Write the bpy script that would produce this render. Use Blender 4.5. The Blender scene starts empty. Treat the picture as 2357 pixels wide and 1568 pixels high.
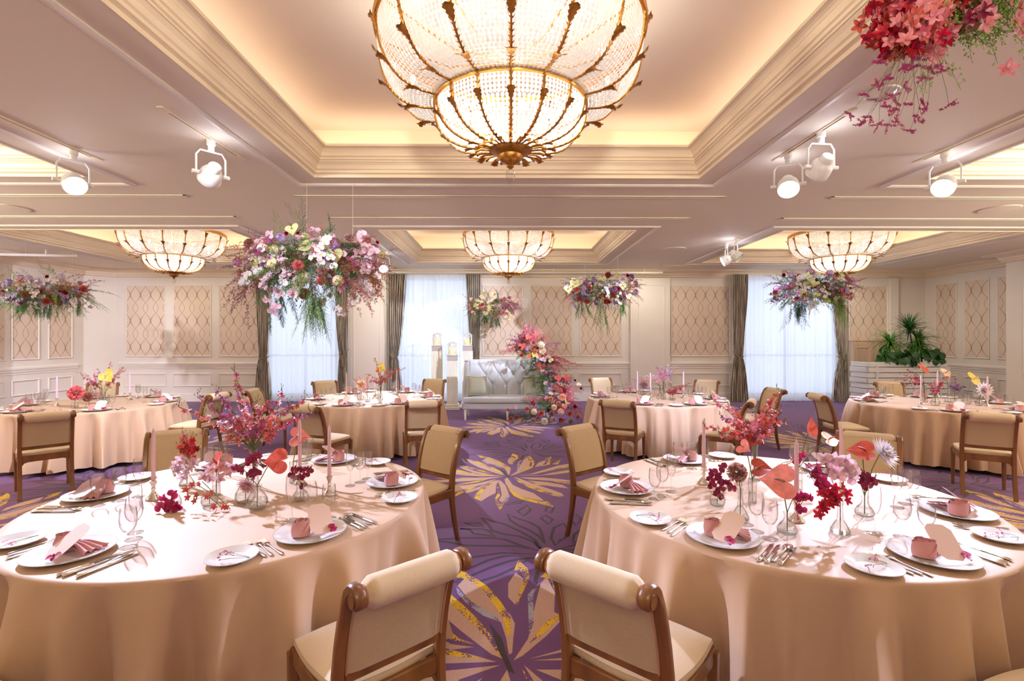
import bpy, math, random
import numpy as np
from math import sin, cos, pi, radians, hypot, atan2, sqrt
random.seed(7); rng = np.random.RandomState(7)
S = bpy.context.scene
COL = S.collection
# ---------------------------------------------------------------- camera
EYE = 1.6; FOC = 1148.0; HY = 778.0; CXP = 1178.5; YAW = 0.0092
cd = bpy.data.cameras.new('camera'); cam = bpy.data.objects.new('camera', cd); COL.objects.link(cam)
cam.location = (0, 0, EYE); cam.rotation_euler = (pi/2, 0, -YAW)
cd.sensor_width = 36; cd.lens = 36*FOC/2357; cd.shift_y = -6/2357; cd.clip_start = .02; cd.clip_end = 200
S.camera = cam
# ---------------------------------------------------------------- view, world
S.view_settings.view_transform = 'Standard'; S.view_settings.look = 'None'
S.view_settings.gamma = 1; S.view_settings.use_curve_mapping = False
S.view_settings.exposure = 0.42
S.cycles.use_denoising = True
try: S.cycles.denoiser = 'OPENIMAGEDENOISE'
except Exception: pass
S.cycles.max_bounces = 8; S.cycles.diffuse_bounces = 4; S.cycles.glossy_bounces = 3
S.cycles.transmission_bounces = 6; S.cycles.transparent_max_bounces = 24
S.cycles.caustics_reflective = False; S.cycles.caustics_refractive = False
S.cycles.sample_clamp_indirect = 4; S.cycles.sample_clamp_direct = 0
w = bpy.data.worlds.new('overcast_sky'); S.world = w; w.use_nodes = True
w.node_tree.nodes['Background'].inputs[0].default_value = (.68, .79, 1, 1)
w.node_tree.nodes['Background'].inputs[1].default_value = 1.75
# ---------------------------------------------------------------- lamps of the room, and added fill
WARM = (1.0, .89, .79); LAMP = (1.0, .935, .84); COOL = (.76, .79, 1.0)
def lamp(name, kind, loc, power, color, size=.1, rot=None, spot=None, blend=.3, sy=None, target=None):
    d = bpy.data.lights.new(name, kind); d.energy = power; d.color = color
    if kind == 'AREA':
        d.size = size
        if sy: d.shape = 'RECTANGLE'; d.size_y = sy
    else: d.shadow_soft_size = size
    if kind == 'SPOT': d.spot_size = radians(spot); d.spot_blend = blend
    o = bpy.data.objects.new(name, d); COL.objects.link(o); o.location = loc
    if target:
        from mathutils import Vector
        o.rotation_euler = (Vector(target)-Vector(loc)).to_track_quat('-Z', 'Y').to_euler()
    elif rot: o.rotation_euler = rot
    return o
CEIL = 3.307
# trays: centre x, centre y, half x, half y of the opening; chandelier x
TRAYS = [(0.0, 3.285, 2.04, 2.0), (-6.46, 3.285, 2.02, 2.0), (6.52, 3.285, 2.02, 2.0),
         (0.0, 9.55, 2.04, 1.66), (-6.36, 9.55, 1.98, 1.66), (6.36, 9.55, 1.98, 1.66)]
CHPOS = [(.02, 3.285), (-6.46, 3.285), (6.52, 3.285), (.02, 9.55), (-6.28, 9.45), (6.33, 9.45)]
CH_POWER = [60, 75, 75, 60, 55, 55]
for i, (x, y) in enumerate(CHPOS):
    lamp('chandelier_lamp', 'POINT', (x, y, 3.30), CH_POWER[i]*.50, LAMP, .16)
    lamp('chandelier_lamp', 'POINT', (x, y, 3.53), CH_POWER[i]*.75, LAMP, .10)
    lamp('chandelier_lamp', 'POINT', (x, y, 2.96), CH_POWER[i]*.30, LAMP, .2)
# LED strips lying in the coves, shining on the upper tray ceiling
for (x, y, hx, hy) in TRAYS:
    for sx in (-1, 1):
        lamp('cove_strip_lamp', 'AREA', (x+sx*(hx+.12), y, 3.60), 3.3, WARM, 2*hy, (0, sx*radians(-158), 0), sy=.05).data.shape = 'RECTANGLE'
    for sy_ in (-1, 1):
        l = lamp('cove_strip_lamp', 'AREA', (x, y+sy_*(hy+.12), 3.60), 3.3, WARM, 2*hx, (sy_*radians(158), 0, 0), sy=.05)
for o in [o for o in COL.objects if o.name.startswith('cove_strip')]:
    if abs(o.rotation_euler.y) > .1: o.data.size, o.data.size_y = .05, o.data.size
# fill panels added under the flat ceiling for even light and a wall wash
for (x, y, p) in [(-8.8, .5, 40), (8.8, .5, 40), (-3.3, -3.5, 25), (3.3, -3.5, 25),
                  (-3.25, 6.6, 26), (3.25, 6.6, 26), (-9.0, 6.6, 40), (9.1, 6.6, 60), (0, 6.55, 24),
                  (-3.3, 11.5, 46), (3.3, 11.5, 46), (-8.0, 11.3, 50), (8.2, 11.3, 60)]:
    lamp('fill_panel', 'AREA', (x, y, CEIL-.03), p*.34, LAMP, .5)
# fill spots added out of view at sides and rear to brighten the ceiling
for (x, y, p, tx, ty) in [(-9.5, 3.4, 110, -5, 7), (9.8, 3.4, 110, 5, 7), (-9.0, -1.5, 90, -4, 1.5), (9.2, -1.5, 90, 4, 1.5), (0, -4.2, 150, 0, 1.5)]:
    lamp('ceiling_fill_spot', 'SPOT', (x, y, 2.35), p*12, (1, .93, .75), .3, spot=128, blend=.8, target=(x+(tx-x)*.12, y+(ty-y)*.12, CEIL))
# ---------------------------------------------------------------- mesh helpers
class Buf:
    def __init__(s): s.V = []; s.F = []; s.M = []; s.n = 0
    def add(s, vf, m=0, X=None):
        v, f = vf; v = np.asarray(v, float)
        if X is not None: v = v @ X[:3, :3].T + X[:3, 3]
        n = s.n; s.V.append(v); s.F.extend([tuple([i+n for i in q]) for q in f]); s.M.extend([m]*len(f)); s.n += len(v)
        return s
    def mesh(s, name, mats, smooth=True):
        me = bpy.data.meshes.new(name)
        me.from_pydata(np.concatenate(s.V).tolist(), [], s.F)
        for m in (mats if isinstance(mats, (list, tuple)) else [mats]): me.materials.append(m)
        if max(s.M): me.polygons.foreach_set('material_index', s.M)
        me.polygons.foreach_set('use_smooth', [smooth]*len(s.F))
        me.update()
        if smooth and len(s.F) < 30000: me.set_sharp_from_angle(angle=radians(44))
        return me
def M1(vf, name, mat, smooth=True): return Buf().add(vf).mesh(name, mat, smooth)
def rotm(ax, a):
    c, s_ = cos(a), sin(a)
    R = {'x': [[1, 0, 0], [0, c, -s_], [0, s_, c]], 'y': [[c, 0, s_], [0, 1, 0], [-s_, 0, c]], 'z': [[c, -s_, 0], [s_, c, 0], [0, 0, 1]]}[ax]
    return np.array(R)
def X4(loc=(0, 0, 0), R=None, s=1.0):
    X = np.eye(4); R = np.eye(3) if R is None else R
    X[:3, :3] = R @ np.diag(s if hasattr(s, '__len__') else (s, s, s)); X[:3, 3] = loc; return X
def unit(v): v = np.asarray(v, float); return v/max(1e-9, np.linalg.norm(v))
def zto(d, roll=0.0):
    "rotation whose local +Z looks along d and local +Y leans up"
    z = unit(d); up = np.array([0, 0, 1.]) if abs(z[2]) < .97 else np.array([0, 1., 0])
    x = unit(np.cross(up, z)); y = np.cross(z, x)
    return np.array([x, y, z]).T @ rotm('z', roll)
def box(cx, cy, cz, sx, sy, sz):
    v = [(cx+a*sx/2, cy+b*sy/2, cz+c*sz/2) for a in (-1, 1) for b in (-1, 1) for c in (-1, 1)]
    return v, [(0, 1, 3, 2), (4, 6, 7, 5), (0, 4, 5, 1), (2, 3, 7, 6), (0, 2, 6, 4), (1, 5, 7, 3)]
def cbox(cx, cy, cz, sx, sy, sz, c=.004):
    "box with chamfered edges"
    h = (sx/2, sy/2, sz/2); c = min(c, *[q*.45 for q in h]); v = []; idx = {}
    for a in (-1, 1):
        for b in (-1, 1):
            for d in (-1, 1):
                for k in range(3):
                    p = [a*(h[0]-c), b*(h[1]-c), d*(h[2]-c)]; p[k] = (a, b, d)[k]*h[k]
                    idx[(a, b, d, k)] = len(v); v.append((cx+p[0], cy+p[1], cz+p[2]))
    f = []
    for k in range(3):
        i, j = [q for q in range(3) if q != k]
        for s_ in (-1, 1):
            r = []
            for (u, w_) in ((-1, -1), (1, -1), (1, 1), (-1, 1)):
                t = [0, 0, 0]; t[k] = s_; t[i] = u; t[j] = w_; r.append(idx[(t[0], t[1], t[2], k)])
            f.append(tuple(r))
        for u in (-1, 1):
            for w_ in (-1, 1):
                t0 = [0, 0, 0]; t1 = [0, 0, 0]; t0[i] = t1[i] = u; t0[j] = t1[j] = w_; t0[k] = -1; t1[k] = 1
                f.append((idx[(*t0, i)], idx[(*t1, i)], idx[(*t1, j)], idx[(*t0, j)]))
    for a in (-1, 1):
        for b in (-1, 1):
            for d in (-1, 1): f.append((idx[(a, b, d, 0)], idx[(a, b, d, 1)], idx[(a, b, d, 2)]))
    return v, f
def lathe(prof, n=24, sq=None):
    v = []; f = []; m = len(prof)
    for j, (r, z) in enumerate(prof):
        for i in range(n):
            a = 2*pi*i/n; rr = r*(sq(a, j) if sq else 1); v.append((rr*cos(a), rr*sin(a), z))
    for j in range(m-1):
        for i in range(n):
            a, b = j*n+i, j*n+(i+1) % n; f.append((a, b, b+n, a+n))
    return v, f
def tube(path, rad, n=6, caps=True, ell=None):
    P = [np.asarray(p, float) for p in path]; m = len(P)
    rad = rad if hasattr(rad, '__len__') else [rad]*m
    v = []; f = []; prev = None
    for j in range(m):
        t = unit(P[min(j+1, m-1)]-P[max(j-1, 0)])
        if prev is None:
            a = np.array([0, 0, 1.]) if abs(t[2]) < .9 else np.array([1., 0, 0])
            u = unit(np.cross(t, a))
        else: u = unit(prev-t*np.dot(prev, t))
        prev = u; w_ = np.cross(t, u)
        for i in range(n):
            a = 2*pi*i/n; v.append(P[j]+rad[j]*(cos(a)*u+sin(a)*w_*(ell or 1)))
    for j in range(m-1):
        for i in range(n):
            a, b = j*n+i, j*n+(i+1) % n; f.append((a, b, b+n, a+n))
    if caps: f.append(tuple(range(n))[::-1]); f.append(tuple(range((m-1)*n, m*n)))
    return v, f
def rsweep(path, wx, th, x0=0.0):
    "sweeps a rectangle along a path lying in the local yz plane: wx wide in x, th[j] thick in the plane"
    P = [np.asarray(p, float) for p in path]; m = len(P); th = th if hasattr(th, '__len__') else [th]*m
    v = []; f = []; c = .18
    sec = [(-.5, -.5+c), (-.5+c, -.5), (.5-c, -.5), (.5, -.5+c), (.5, .5-c), (.5-c, .5), (-.5+c, .5), (-.5, .5-c)]
    for j in range(m):
        t = unit(P[min(j+1, m-1)]-P[max(j-1, 0)]); nrm = np.array([-t[1], t[0]])
        w_ = wx[j] if hasattr(wx, '__len__') else wx
        for (a, b) in sec: q = P[j]+nrm*b*th[j]; v.append((x0+a*w_, q[0], q[1]))
    k = 8
    for j in range(m-1):
        for i in range(k): a, b = j*k+i, j*k+(i+1) % k; f.append((a, b, b+k, a+k))
    f.append(tuple(range(k))[::-1]); f.append(tuple(range((m-1)*k, m*k))); return v, f
def grid(fn, nu, nv, wrap=False):
    v = []; f = []; cu = nu if wrap else nu+1
    for j in range(nv+1):
        for i in range(cu): v.append(fn(i/nu, j/nv))
    for j in range(nv):
        for i in range(nu): a, b = j*cu+i, j*cu+(i+1) % cu; f.append((a, b, b+cu, a+cu))
    return v, f
def poly_prism(pts, z0, z1):
    n = len(pts); v = [(x, y, z0) for x, y in pts]+[(x, y, z1) for x, y in pts]
    f = [tuple(range(n))[::-1], tuple(range(n, 2*n))]+[(i, (i+1) % n, (i+1) % n+n, i+n) for i in range(n)]
    return v, f
def disc(n, r, z=0, c=(0, 0)): return [(c[0]+r*cos(2*pi*i/n), c[1]+r*sin(2*pi*i/n), z) for i in range(n)], [tuple(range(n))]
def Q(px, py, Y):
    "room point seen at a measured pixel of the 2357x1568 photograph, at room depth Y"
    x = (px-CXP)/FOC; D = Y/(cos(YAW)-x*sin(YAW))
    return np.array([D*(x*cos(YAW)+sin(YAW)), Y, EYE-(py-HY)/FOC*D])
def G(px, py, z):
    D = (EYE-z)*FOC/(py-HY); x = (px-CXP)/FOC*D
    return np.array([x*cos(YAW)+D*sin(YAW), -x*sin(YAW)+D*cos(YAW), z])
# ---------------------------------------------------------------- object helpers
def tag(o, label=None, cat=None, group=None, kind=None):
    if label: o['label'] = label
    if cat: o['category'] = cat
    if group: o['group'] = group
    if kind: o['kind'] = kind
    return o
def obj(name, me, parent=None, loc=(0, 0, 0), rot=(0, 0, 0), sc=None, X=None):
    o = bpy.data.objects.new(name, me); COL.objects.link(o)
    if parent is not None: o.parent = parent
    if X is not None:
        from mathutils import Matrix
        o.matrix_local = Matrix(X.tolist()); return o
    o.location = loc; o.rotation_euler = rot
    if sc is not None: o.scale = sc if hasattr(sc, '__len__') else (sc, sc, sc)
    return o
def thing(name, label, cat, loc=(0, 0, 0), rz=0.0, group=None, sc=None):
    o = obj(name, None, None, loc, (0, 0, rz), sc); return tag(o, label, cat, group)
def make(name, parts, label, cat, loc, rz=0.0, group=None, rot=None, sc=None):
    "a thing out of a list of parts: (name, mesh[, location[, rotation[, subparts]]])"
    o = obj(name, None, None, loc, rot or (0, 0, rz), sc); tag(o, label, cat, group)
    for p in parts:
        c = obj(p[0], p[1], o, *(p[2:4]))
        for q in (p[4] if len(p) > 4 else []): obj(q[0], q[1], c, *(q[2:4]))
    return o
def struct(name, me, **k): return tag(obj(name, me, **k), kind='structure')
# ---------------------------------------------------------------- materials
MT = {}
def mat(name, col, rough=.5, metal=0.0, spec=.5, noise=None, bump=None, sub=0, sheen=0, coat=0, emit=None):
    if name in MT: return MT[name]
    m = bpy.data.materials.new(name); m.use_nodes = True; t = m.node_tree; b = t.nodes['Principled BSDF']
    b.inputs['Base Color'].default_value = (*col, 1); b.inputs['Roughness'].default_value = rough
    b.inputs['Metallic'].default_value = metal; b.inputs['Specular IOR Level'].default_value = spec
    if sheen: b.inputs['Sheen Weight'].default_value = sheen
    if coat: b.inputs['Coat Weight'].default_value = coat
    if emit: b.inputs['Emission Color'].default_value = (*emit[0], 1); b.inputs['Emission Strength'].default_value = emit[1]
    if noise or bump:
        tc = t.nodes.new('ShaderNodeTexCoord')
    if noise:   # (scale, amount[, stretch])
        mp = t.nodes.new('ShaderNodeMapping'); n = t.nodes.new('ShaderNodeTexNoise'); r = t.nodes.new('ShaderNodeMapRange'); mx = t.nodes.new('ShaderNodeMix')
        mx.data_type = 'RGBA'; mx.blend_type = 'MULTIPLY'; mx.inputs[0].default_value = 1
        mp.inputs['Scale'].default_value = noise[2] if len(noise) > 2 else (1, 1, 1)
        n.inputs['Scale'].default_value = noise[0]; n.inputs['Detail'].default_value = 4
        r.inputs[1].default_value = .3; r.inputs[2].default_value = .7; r.inputs[3].default_value = 1-noise[1]; r.inputs[4].default_value = 1+noise[1]*.4
        t.links.new(tc.outputs['Object'], mp.inputs[0]); t.links.new(mp.outputs[0], n.inputs['Vector']); t.links.new(n.outputs[0], r.inputs[0])
        mx.inputs['A'].default_value = (*col, 1) if False else (0, 0, 0, 1)
        mx.inputs[6].default_value = (*col, 1); t.links.new(r.outputs[0], mx.inputs[7]); t.links.new(mx.outputs[2], b.inputs['Base Color'])
    if bump:    # (scale, strength, distance[, stretch])
        mp2 = t.nodes.new('ShaderNodeMapping'); n2 = t.nodes.new('ShaderNodeTexNoise'); bp = t.nodes.new('ShaderNodeBump')
        mp2.inputs['Scale'].default_value = bump[3] if len(bump) > 3 else (1, 1, 1)
        n2.inputs['Scale'].default_value = bump[0]; n2.inputs['Detail'].default_value = 3
        bp.inputs['Strength'].default_value = bump[1]; bp.inputs['Distance'].default_value = bump[2]
        t.links.new(tc.outputs['Object'], mp2.inputs[0]); t.links.new(mp2.outputs[0], n2.inputs['Vector']); t.links.new(n2.outputs[0], bp.inputs['Height']); t.links.new(bp.outputs[0], b.inputs['Normal'])
    MT[name] = m; return m
def srgb(r, g, b):
    f = lambda c: (c/255/12.92 if c/255 <= .04045 else ((c/255+.055)/1.055)**2.4)
    return (f(r), f(g), f(b))
def newmat(name):
    m = bpy.data.materials.new(name); m.use_nodes = True; t = m.node_tree; t.nodes.clear(); MT[name] = m
    return m, t, t.nodes.new('ShaderNodeOutputMaterial')
def mathn(t, op, a, b=None, c=None):
    n = t.nodes.new('ShaderNodeMath'); n.operation = op
    for i, q in enumerate((a, b, c)):
        if q is None: continue
        if isinstance(q, (int, float)): n.inputs[i].default_value = q
        else: t.links.new(q, n.inputs[i])
    return n.outputs[0]
def clear_glass(name, tint=(.995, .995, .995), edge=(.60, .62, .63), boost=1.0):
    m, t, out = newmat(name)
    tr = t.nodes.new('ShaderNodeBsdfTransparent'); gl = t.nodes.new('ShaderNodeBsdfGlossy'); mx = t.nodes.new('ShaderNodeMixShader')
    gl.inputs['Roughness'].default_value = .02
    lw = t.nodes.new('ShaderNodeLayerWeight'); lw.inputs[0].default_value = .5
    fc = lw.outputs['Facing']; mc = t.nodes.new('ShaderNodeMix'); mc.data_type = 'RGBA'; mc.inputs[6].default_value = (*tint, 1); mc.inputs[7].default_value = (*edge, 1)
    t.links.new(mathn(t, 'POWER', fc, 3.5), mc.inputs[0]); t.links.new(mc.outputs[2], tr.inputs[0])
    fr = mathn(t, 'ADD', mathn(t, 'MULTIPLY', mathn(t, 'POWER', fc, 4.0), .55*boost), .045*boost)
    t.links.new(fr, mx.inputs[0]); t.links.new(tr.outputs[0], mx.inputs[1]); t.links.new(gl.outputs[0], mx.inputs[2]); t.links.new(mx.outputs[0], out.inputs[0])
    return m
def veil(name, col, transl, diff, transp, gloss=0.0):
    "cloth or glass beads that pass and scatter light"
    m, t, out = newmat(name)
    a = t.nodes.new('ShaderNodeBsdfTranslucent'); b = t.nodes.new('ShaderNodeBsdfDiffuse'); c = t.nodes.new('ShaderNodeBsdfTransparent'); g = t.nodes.new('ShaderNodeBsdfGlossy')
    a.inputs[0].default_value = b.inputs[0].default_value = (*col, 1); g.inputs['Roughness'].default_value = .12
    def mix(f, s1, s2):
        n = t.nodes.new('ShaderNodeMixShader'); n.inputs[0].default_value = f; t.links.new(s1, n.inputs[1]); t.links.new(s2, n.inputs[2]); return n.outputs[0]
    tot = transl+diff
    s = mix(diff/tot, a.outputs[0], b.outputs[0])
    if gloss: s = mix(gloss, s, g.outputs[0])
    s = mix(transp, s, c.outputs[0]); t.links.new(s, out.inputs[0]); return m
WALLC = srgb(232, 222, 208)
m_wall = mat('wall_paint', WALLC, .55, noise=(1.5, .04))
m_ceil = mat('ceiling_paint', srgb(236, 224, 200), .7, bump=(60, .05, .002))
m_cornice = mat('cornice_paint', srgb(240, 222, 192), .5)
m_trim = mat('moulding_paint', srgb(236, 226, 212), .45)
m_cove = mat('upper_ceiling_paint', srgb(232, 214, 196), .7)
m_wood = mat('walnut_wood', srgb(128, 80, 38), .35, noise=(14, .35, (1, 1, .12)), coat=.3)
m_linen = mat('cream_linen', srgb(224, 200, 164), .75, noise=(420, .10, (1, 1, .15)), bump=(500, .25, .0006), sheen=.2)
m_linen_b = mat('cream_linen_back', srgb(206, 182, 146), .8, noise=(420, .12, (.15, 1, 1)), bump=(500, .3, .0006))
m_piping = mat('rose_piping', srgb(196, 140, 116), .6)
m_cloth = mat('blush_satin', srgb(202, 168, 137), .58, spec=.3, noise=(300, .03), bump=(380, .12, .0004), sheen=.15)
m_steel = mat('brushed_steel', (.5, .5, .5), .35, 1)
m_silver = mat('polished_silver', (.86, .84, .80), .12, 1)
m_gold = mat('aged_gilt_brass', srgb(186, 132, 62), .38, 1, noise=(40, .35))
m_goldl = mat('bright_gilt_brass', srgb(224, 172, 92), .32, 1, noise=(60, .2))
m_white = mat('white_enamel', srgb(236, 232, 224), .35)
m_black = mat('dark_slot', (.03, .027, .025), .8)
m_slot = mat('slot_metal', srgb(120, 108, 96), .5, .3)
m_porc = mat('white_porcelain', srgb(240, 236, 230), .12, coat=.5)
m_napkin = mat('dusty_rose_napkin', srgb(200, 138, 134), .7, noise=(200, .06), sheen=.2)
m_card = mat('blush_card', srgb(248, 218, 208), .6)
m_candle = mat('pale_pink_wax', srgb(236, 198, 212), .4)
m_wick = mat('wick', srgb(240, 225, 220), .8)
m_sofa = mat('silver_blue_velvet', srgb(206, 210, 214), .6, noise=(3, .10), sheen=.5)
m_pillow = mat('sage_silk', srgb(182, 186, 168), .4, noise=(80, .12, (1, .05, 1)), sheen=.4)
m_cream = mat('cream_lacquer', srgb(250, 246, 228), .45)
m_greycap = mat('warm_grey_lacquer', srgb(196, 186, 184), .5)
m_planter = mat('white_slat_paint', srgb(238, 236, 230), .5)
m_paleoak = mat('pale_oak', srgb(214, 182, 152), .5, noise=(9, .25, (1, 1, .1)))
m_tassel = mat('olive_tassel', srgb(128, 114, 84), .7, noise=(90, .3, (1, 1, .1)))
m_glass = clear_glass('clear_glass', boost=1.7)
m_water = clear_glass('water', (.93, .95, .94), (.7, .75, .72))
m_pane = clear_glass('window_glass', (.96, .97, .98), (.8, .85, .85))
m_crystal = clear_glass('cut_crystal', (.95, .95, .95), (.35, .3, .25), 2.5)
m_sheer = veil('white_sheer_voile', (.92, .93, .97), .62, .38, .10)
m_bead = veil('crystal_bead', (1.0, .98, .96), .70, .30, .10, .22)
m_lens = mat('spotlight_lens', (1, 1, 1), .3, emit=((1, .98, .95), 14))
m_bulb = mat('lamp_bulb', (1, 1, 1), .3, emit=((1, .93, .82), 9))
m_led = mat('led_strip', (1, 1, 1), .3, emit=((1, .86, .72), 2))
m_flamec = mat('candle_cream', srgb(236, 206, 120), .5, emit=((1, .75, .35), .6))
def drape_mat():
    m, t, out = newmat('taupe_striped_drape'); b = t.nodes.new('ShaderNodeBsdfPrincipled'); tc = t.nodes.new('ShaderNodeTexCoord')
    mp = t.nodes.new('ShaderNodeMapping'); mp.inputs['Scale'].default_value = (60, 8, 1.2); n = t.nodes.new('ShaderNodeTexNoise'); n.inputs['Scale'].default_value = 1; n.inputs['Detail'].default_value = 5
    r = t.nodes.new('ShaderNodeValToRGB'); r.color_ramp.elements[0].position = .36; r.color_ramp.elements[0].color = (*srgb(134, 120, 104), 1); r.color_ramp.elements[1].position = .62; r.color_ramp.elements[1].color = (*srgb(222, 210, 192), 1)
    t.links.new(tc.outputs['UV'] if False else tc.outputs['Object'], mp.inputs[0]); t.links.new(mp.outputs[0], n.inputs['Vector']); t.links.new(n.outputs[0], r.inputs[0]); t.links.new(r.outputs[0], b.inputs['Base Color'])
    b.inputs['Roughness'].default_value = .4; b.inputs['Sheen Weight'].default_value = .3; t.links.new(b.outputs[0], out.inputs[0]); return m
m_drape = drape_mat()
def paper_mat():
    "pale fabric printed with the chain of large and small ogee ovals"
    m, t, out = newmat('ogee_printed_fabric'); b = t.nodes.new('ShaderNodeBsdfPrincipled'); tc = t.nodes.new('ShaderNodeTexCoord'); sp = t.nodes.new('ShaderNodeSeparateXYZ')
    t.links.new(tc.outputs['Object'], sp.inputs[0]); P = .252; H = .655
    fx = mathn(t, 'FRACT', mathn(t, 'ADD', mathn(t, 'DIVIDE', sp.outputs[0], P), .5))
    u = mathn(t, 'MULTIPLY', mathn(t, 'ABSOLUTE', mathn(t, 'SUBTRACT', fx, .5)), P)
    ph = mathn(t, 'MULTIPLY', sp.outputs[2], 2*pi/H); cz = mathn(t, 'COSINE', ph)
    crv = mathn(t, 'ABSOLUTE', mathn(t, 'ADD', mathn(t, 'MULTIPLY', cz, .37*P), .112*P))
    d = mathn(t, 'ABSOLUTE', mathn(t, 'SUBTRACT', u, crv))
    th = mathn(t, 'ADD', mathn(t, 'MULTIPLY', mathn(t, 'MAXIMUM', cz, 0.0), .0065), .0055)
    f = mathn(t, 'LESS_THAN', d, th)
    # small breaks where the thin lines cross
    mx = t.nodes.new('ShaderNodeMix'); mx.data_type = 'RGBA'; mx.inputs[6].default_value = (*srgb(232, 210, 186), 1); mx.inputs[7].default_value = (*srgb(176, 148, 128), 1)
    n = t.nodes.new('ShaderNodeTexNoise'); n.inputs['Scale'].default_value = 2.2; t.links.new(tc.outputs['Object'], n.inputs['Vector'])
    t.links.new(f, mx.inputs[0]); m2 = t.nodes.new('ShaderNodeMix'); m2.data_type = 'RGBA'; m2.blend_type = 'MULTIPLY'; m2.inputs[0].default_value = .15
    t.links.new(mx.outputs[2], m2.inputs[6]); t.links.new(n.outputs[0], m2.inputs[7]); t.links.new(m2.outputs[2], b.inputs['Base Color'])
    b.inputs['Roughness'].default_value = .6; t.links.new(b.outputs[0], out.inputs[0]); return m
m_paper = paper_mat()
def carpet_mat(name, col, speck=None, amount=0.0):
    m, t, out = newmat(name); b = t.nodes.new('ShaderNodeBsdfPrincipled'); tc = t.nodes.new('ShaderNodeTexCoord')
    n = t.nodes.new('ShaderNodeTexNoise'); n.inputs['Scale'].default_value = 130; n.inputs['Detail'].default_value = 2; t.links.new(tc.outputs['Object'], n.inputs['Vector'])
    r = t.nodes.new('ShaderNodeMapRange'); r.inputs[1].default_value = .3; r.inputs[2].default_value = .7; r.inputs[3].default_value = .8; r.inputs[4].default_value = 1.12; t.links.new(n.outputs[0], r.inputs[0])
    mx = t.nodes.new('ShaderNodeMix'); mx.data_type = 'RGBA'; mx.blend_type = 'MULTIPLY'; mx.inputs[0].default_value = 1; mx.inputs[6].default_value = (*col, 1); t.links.new(r.outputs[0], mx.inputs[7]); src = mx.outputs[2]
    if speck:
        v = t.nodes.new('ShaderNodeTexNoise'); v.inputs['Scale'].default_value = 95; v.inputs['Detail'].default_value = 0; t.links.new(tc.outputs['Object'], v.inputs['Vector'])
        l = t.nodes.new('ShaderNodeTexNoise'); l.inputs['Scale'].default_value = 6; t.links.new(tc.outputs['Object'], l.inputs['Vector'])
        f = mathn(t, 'GREATER_THAN', mathn(t, 'ADD', v.outputs[0], mathn(t, 'MULTIPLY', mathn(t, 'SUBTRACT', l.outputs[0], .5), 1.4)), 1-amount)
        m3 = t.nodes.new('ShaderNodeMix'); m3.data_type = 'RGBA'; t.links.new(f, m3.inputs[0]); t.links.new(src, m3.inputs[6]); m3.inputs[7].default_value = (*speck, 1); src = m3.outputs[2]
    t.links.new(src, b.inputs['Base Color']); b.inputs['Roughness'].default_value = .95; b.inputs['Sheen Weight'].default_value = .1
    bp = t.nodes.new('ShaderNodeBump'); bp.inputs['Strength'].default_value = .4; bp.inputs['Distance'].default_value = .002; t.links.new(n.outputs[0], bp.inputs['Height']); t.links.new(bp.outputs[0], b.inputs['Normal'])
    t.links.new(b.outputs[0], out.inputs[0]); return m
PURP = srgb(110, 70, 124)
m_cpurple = carpet_mat('purple_carpet', PURP)
m_cbeige = carpet_mat('rose_beige_carpet', srgb(204, 168, 150))
m_cyellow = carpet_mat('yellow_carpet', srgb(230, 190, 30), PURP, .42)
m_cgrey = carpet_mat('grey_blue_carpet', srgb(172, 172, 190), PURP, .46)
m_cblack = carpet_mat('charcoal_carpet', srgb(62, 50, 62))
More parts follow.
